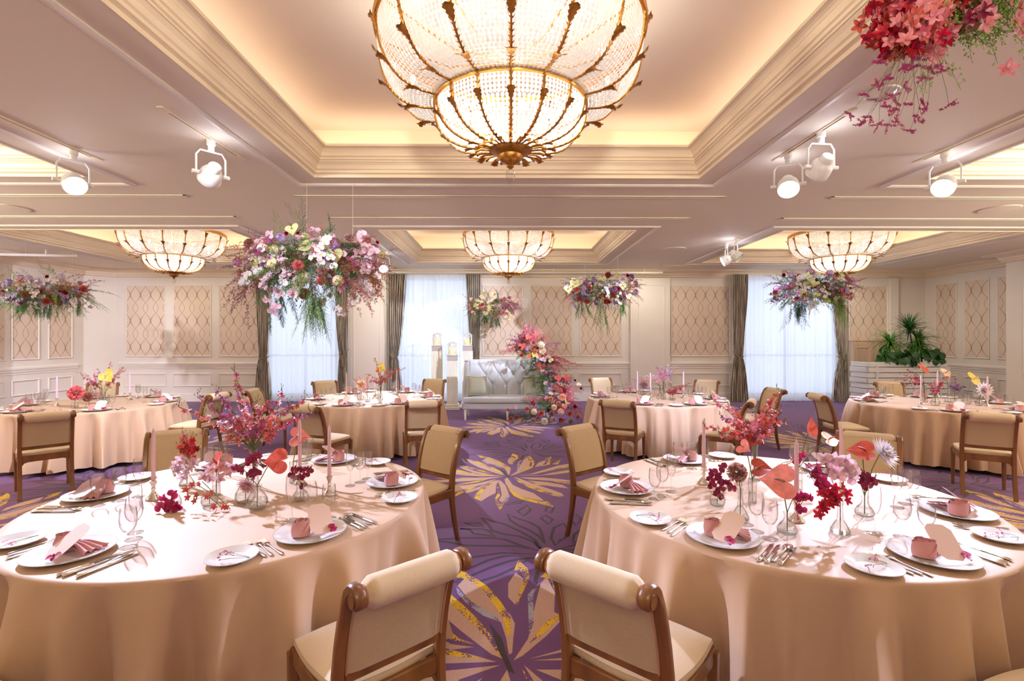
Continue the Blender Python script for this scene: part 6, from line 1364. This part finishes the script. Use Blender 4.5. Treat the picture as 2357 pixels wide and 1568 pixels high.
cluster(b4, h4, [(487, 1085), (500, 1078), (515, 1068), (525, 1062), (536, 1072), (510, 1092), (495, 1100), (530, 1085), (543, 1080)], .034, 'blush', 'pink', 'pale pink orchids beside the orange anthurium'+FL, 53, 'star', jit=.01)
b5, h5 = vase('ribbed', 692, 1152, 'at the right, holding red orchids'+FL)
cluster(b5, h5, [(675, 1090), (685, 1083), (697, 1077), (708, 1079), (716, 1085), (690, 1095), (703, 1092), (680, 1100), (702, 1118)], .023, 'wine', 'rose', 'arching dark red orchids in the ribbed vase'+FL, 54, jit=.005)
b6, h6 = vase('bowl', 398, 1172, 'at the left front, behind magenta orchids'+FL)
cluster(b6, h6, [(398, 1138), (385, 1148), (403, 1150), (378, 1163), (392, 1162), (408, 1165), (400, 1176), (386, 1180), (412, 1184), (398, 1192), (404, 1203), (392, 1206)], .027, 'magenta', 'crimson', 'hanging magenta moth orchids at the left front'+FL, 55, jit=.004, dy=-.03)
b7, h7 = vase('bowl', 482, 1165, 'at the left, under trailing orchids'+FL)
cluster(b7, h7, [(445, 1110), (432, 1128), (433, 1142), (455, 1135), (452, 1150), (478, 1140), (500, 1160), (512, 1166), (530, 1172), (465, 1108), (490, 1133)], .017, 'rust', 'rose', 'low trailing rust red orchid spray'+FL, 56, 'star', jit=.006, dy=-.06)
b8, h8 = vase('flask', 430, 1118, 'at the back left, holding blush orchids'+FL)
cluster(b8, h8, [(418, 1060), (428, 1065), (438, 1058), (446, 1070), (420, 1078), (432, 1085), (425, 1092), (452, 1062), (410, 1070)], .032, 'blush', 'lilac', 'blush orchids at the back left'+FL, 57, 'star', jit=.008)
bunch(b8, h8, [(420, 1005), (430, 1022), (445, 1012), (415, 1030), (455, 1035)], 14, .022, ['rust', 'coral', 'crimson'], 'rust orange orchid spray above the blush orchids'+FL, 58, True, .05)
b9, h9 = vase('bulb', 565, 1158, 'behind the middle vase'+FL)
flower('dahlia', b9, h9, 572, 1113, .062, 'blush', 'peach', 'drooping pale dahlia below the dark orchids'+FL, (-.2, -.8, -.6), 0, -.04)
# ---- front right table
v1, g1 = vase('bowl', 1651, 1165, 'at the left, under magenta orchids'+FR_)
cluster(v1, g1, [(1640, 1085), (1650, 1092), (1632, 1100), (1648, 1105), (1662, 1108), (1638, 1118), (1655, 1122), (1670, 1112), (1678, 1122), (1645, 1135), (1660, 1075)], .026, 'wine', 'rose', 'magenta orchid cluster at the left'+FR_, 61, jit=.004)
v2, g2 = vase('flask', 1704, 1196, 'with the brown carnation'+FR_)
flower('carnation', v2, g2, 1696, 1088, .052, 'mocha', 'blush', 'ruffled mocha carnation'+FR_, (.1, -.9, .4))
v3, g3 = vase('cylinder', 1732, 1158, 'holding two red anthuriums'+FR_)
flower('anthurium', v3, g3, 1752, 1078, .066, 'rust', 'coral', 'red anthurium partly behind the largest one'+FR_, (-.3, -.6, .8), 1.6)
flower('anthurium', v3, g3, 1712, 1030, .045, 'salmon', 'orange', 'narrow salmon anthurium curling upright at the back left'+FR_, (-.8, -.5, .5), 1.2)
v4, g4 = vase('ribbed', 1812, 1229, 'at the middle front, holding the largest anthurium'+FR_)
flower('anthurium', v4, g4, 1795, 1108, .088, 'salmon', 'mocha', 'largest pink anthurium with green shoulder, nearest us'+FR_, (-.25, -.85, .55), -1.65)
cluster(v4, g4, [(1828, 1140), (1840, 1150), (1832, 1162), (1845, 1135), (1855, 1142), (1838, 1170), (1822, 1142)], .023, 'magenta', 'plum', 'small magenta orchids beside the largest anthurium'+FR_, 62, jit=.004)
v5, g5 = vase('flask', 1934, 1228, 'at the front centre right'+FR_)
cluster(v5, g5, [(1895, 1058), (1912, 1050), (1925, 1062), (1938, 1052), (1948, 1065), (1935, 1080), (1950, 1088), (1958, 1102), (1915, 1078), (1965, 1085), (1900, 1075), (1925, 1095)], .034, 'blush', 'lilac', 'arching pale lilac moth orchids'+FR_, 63, jit=.008)
cluster(v5, g5, [(1858, 1070), (1868, 1075), (1878, 1085), (1872, 1098), (1884, 1100), (1890, 1112), (1880, 1118), (1862, 1088), (1893, 1122)], .026, 'magenta', 'wine', 'arching magenta moth orchids reaching left'+FR_, 64, jit=.004)
cluster(v5, g5, [(1890, 1135), (1900, 1128), (1912, 1132), (1920, 1140), (1905, 1145), (1892, 1150), (1885, 1162), (1900, 1160), (1915, 1155), (1947, 1145), (1925, 1120)], .024, 'crimson', 'wine', 'bright crimson orchids by the flask neck'+FR_, 65, 'star', per=2, jit=.012)
v6, g6 = vase('ribbed', 1990, 1188, 'at the right, with red orchids and dahlia'+FR_)
cluster(v6, g6, [(1975, 1095), (1985, 1090), (1995, 1098), (1988, 1107), (1978, 1110), (2000, 1108), (1992, 1118), (1980, 1085), (2003, 1092)], .023, 'wine', 'magenta', 'small wine red orchids in the right ribbed vase'+FR_, 66, jit=.004)
flower('anthurium', v6, g6, 1985, 1038, .070, 'coral', 'rust', 'glossy coral anthurium tipped up beside the dahlia'+FR_, (-.35, -.6, .9), -1.6)
flower('dahlia', v6, g6, 2026, 1046, .092, 'white', 'cream', 'big white dahlia at the right'+FR_, (.55, -.62, .5), 0, .05)
v7, g7 = vase('tall', 1737, 1105, 'at the back, holding the big orchid bunch'+FR_)
bunch(v7, g7, [(1640, 920), (1625, 985), (1660, 960), (1655, 1000), (1680, 940), (1690, 975), (1700, 1010), (1720, 985), (1740, 1000), (1760, 960), (1775, 930), (1790, 905), (1795, 945), (1805, 975), (1770, 990), (1750, 1020), (1715, 1030), (1790, 960), (1668, 1010), (1740, 960)], 18, .023, ['rose', 'rust', 'coral', 'pink', 'mauve'], 'big fan of small red and coral orchids'+FR_, 67)
v8, g8 = vase('cylinder', 1838, 1128, 'at the back, holding leaning anthuriums'+FR_)
flower('anthurium', v8, g8, 1868, 985, .066, 'coral', 'orange', 'coral anthurium standing upright at the back'+FR_, (.5, -.8, .1), 2.8)
flower('anthurium', v8, g8, 1912, 1012, .060, 'cream', 'coral', 'translucent cream anthurium at the back, pointing right'+FR_, (.1, -.6, .75), 1.5)
cluster(v8, g8, [(1830, 1048), (1838, 1055), (1828, 1060), (1842, 1044)], .023, 'magenta', 'wine', 'few magenta orchids behind the middle candle'+FR_, 68, jit=.004)
# ---- the four far tables, a simpler gathering each
def far(tn, items):
    for k, it in enumerate(items):
        kind, vk, vx, vy, args = it; base, h = vase(vk, vx, vy, '%s on the %s table' % (args.pop('vl'), tn)); lab = args.pop('lab')+' on the '+tn+' table'
        if kind == 'bunch': bunch(base, h, args['ends'], args.get('n', 14), args.get('s', .022), args['cols'], lab, 70+k+hash_(tn), False, .08, False, .03)
        elif kind == 'cluster': cluster(base, h, args['pts'], args.get('s', .03), *args['c'], lab, 90+k, args.get('k', 'star'))
        else: flower(kind, base, h, *args['at'], args['s'], *args['c'], lab, args.get('f', (0, -1, .3)), args.get('r', 0))
far('far left', [('bunch', 'tall', 233, 936, dict(vl='at the centre', lab='thin mauve orchid sprays', ends=[(182, 858), (190, 870), (215, 862), (225, 850), (205, 880), (195, 885)], cols=['mauve', 'rose'])), ('bunch', 'flask', 243, 930, dict(vl='behind the centre', lab='rust orchid sprays leaning right', ends=[(285, 845), (275, 855), (265, 870), (254, 835), (290, 850)], cols=['rust', 'rose'])), ('anthurium', 'cylinder', 238, 940, dict(vl='at the front centre', lab='yellow anthurium', at=(246, 866), s=.10, c=('yellow', 'peach'), f=(.1, -1, .3), r=.7)),
    ('carnation', 'bowl', 172, 940, dict(vl='at the left', lab='coral pink carnation ball', at=(176, 905), s=.10, c=('pink', 'coral'))), ('carnation', 'bowl', 205, 943, dict(vl='left of the centre', lab='brown mocha carnation', at=(203, 914), s=.065, c=('mocha', 'rust')))])
far('middle left', [('bunch', 'tall', 876, 921, dict(vl='at the centre', lab='upright coral orchid sprays', ends=[(845, 862), (850, 880), (862, 825), (870, 850), (895, 850), (905, 860), (920, 848), (935, 847), (885, 870), (873, 885), (890, 880)], cols=['rose', 'salmon', 'rust'])), ('anthurium', 'flask', 870, 917, dict(vl='behind the centre', lab='yellow anthurium', at=(877, 848), s=.09, c=('yellow', 'lime'), f=(0, -1, .4), r=1.2)), ('dahlia', 'bulb', 830, 921, dict(vl='at the left', lab='cream dahlia with yellow heart', at=(832, 886), s=.085, c=('cream', 'yellow'), f=(.1, -1, .1))), ('bunch', 'bowl', 846, 925, dict(vl='at the front left', lab='low arching pink orchid spray', ends=[(810, 870), (825, 866), (845, 867)], cols=['pink', 'salmon'], n=16))])
far('middle right', [('bunch', 'tall', 1527, 919, dict(vl='at the centre', lab='mauve orchid sprays held high', ends=[(1505, 858), (1520, 845), (1535, 838), (1550, 845), (1560, 850), (1545, 860), (1515, 852), (1510, 842), (1530, 852)], cols=['mauve', 'lilac', 'pink'])), ('bunch', 'flask', 1519, 912, dict(vl='behind the centre', lab='pale pink orchid spray arching left', ends=[(1450, 874), (1470, 868), (1485, 865), (1500, 864), (1510, 866), (1545, 880)], cols=['pink', 'blush', 'salmon'])), ('bunch', 'bowl', 1548, 922, dict(vl='at the right', lab='low red orchid spray reaching right', ends=[(1540, 898), (1555, 900), (1575, 888), (1590, 882), (1550, 905), (1535, 905)], cols=['rust', 'rose', 'crimson'])), ('carnation', 'bowl', 1480, 910, dict(vl='at the back left', lab='blush carnation', at=(1481, 886), s=.07, c=('blush', 'mocha')))])
far('far right', [('bunch', 'tall', 2128, 926, dict(vl='at the left', lab='thin plum orchid sprays reaching left', ends=[(2060, 875), (2072, 862), (2085, 850), (2095, 870), (2105, 885), (2080, 888)], cols=['wine', 'rose'], n=12)), ('anthurium', 'cylinder', 2126, 922, dict(vl='behind the left candle', lab='coral anthurium held highest', at=(2126, 848), s=.10, c=('coral', 'yellow'), f=(.3, -.8, .7), r=1.8)), ('bunch', 'bulb', 2153, 934, dict(vl='at the centre', lab='pink and purple orchid mass', ends=[(2140, 885), (2150, 878), (2160, 892), (2145, 900), (2165, 880), (2155, 900), (2170, 870), (2185, 865)], cols=['rose', 'purple', 'pink'])), ('anthurium', 'flask', 2182, 926, dict(vl='right of the centre', lab='small cream anthurium', at=(2178, 858), s=.08, c=('cream', 'rust'), f=(0, -.8, .6), r=1.8)),
    ('bunch', 'cylinder', 2197, 930, dict(vl='at the right', lab='purple orchid sprays', ends=[(2200, 870), (2205, 885), (2190, 890), (2222, 892)], cols=['purple', 'mauve'])), ('anthurium', 'bulb', 2226, 930, dict(vl='at the far right', lab='lime yellow anthurium leaning right', at=(2243, 872), s=.11, c=('yellow', 'lime'), f=(.2, -.9, .6), r=1.6)), ('dahlia', 'bowl', 2254, 934, dict(vl='under the dahlia', lab='white dahlia with golden heart', at=(2262, 898), s=.12, c=('white', 'yellow'), f=(0, -1, .1)))])
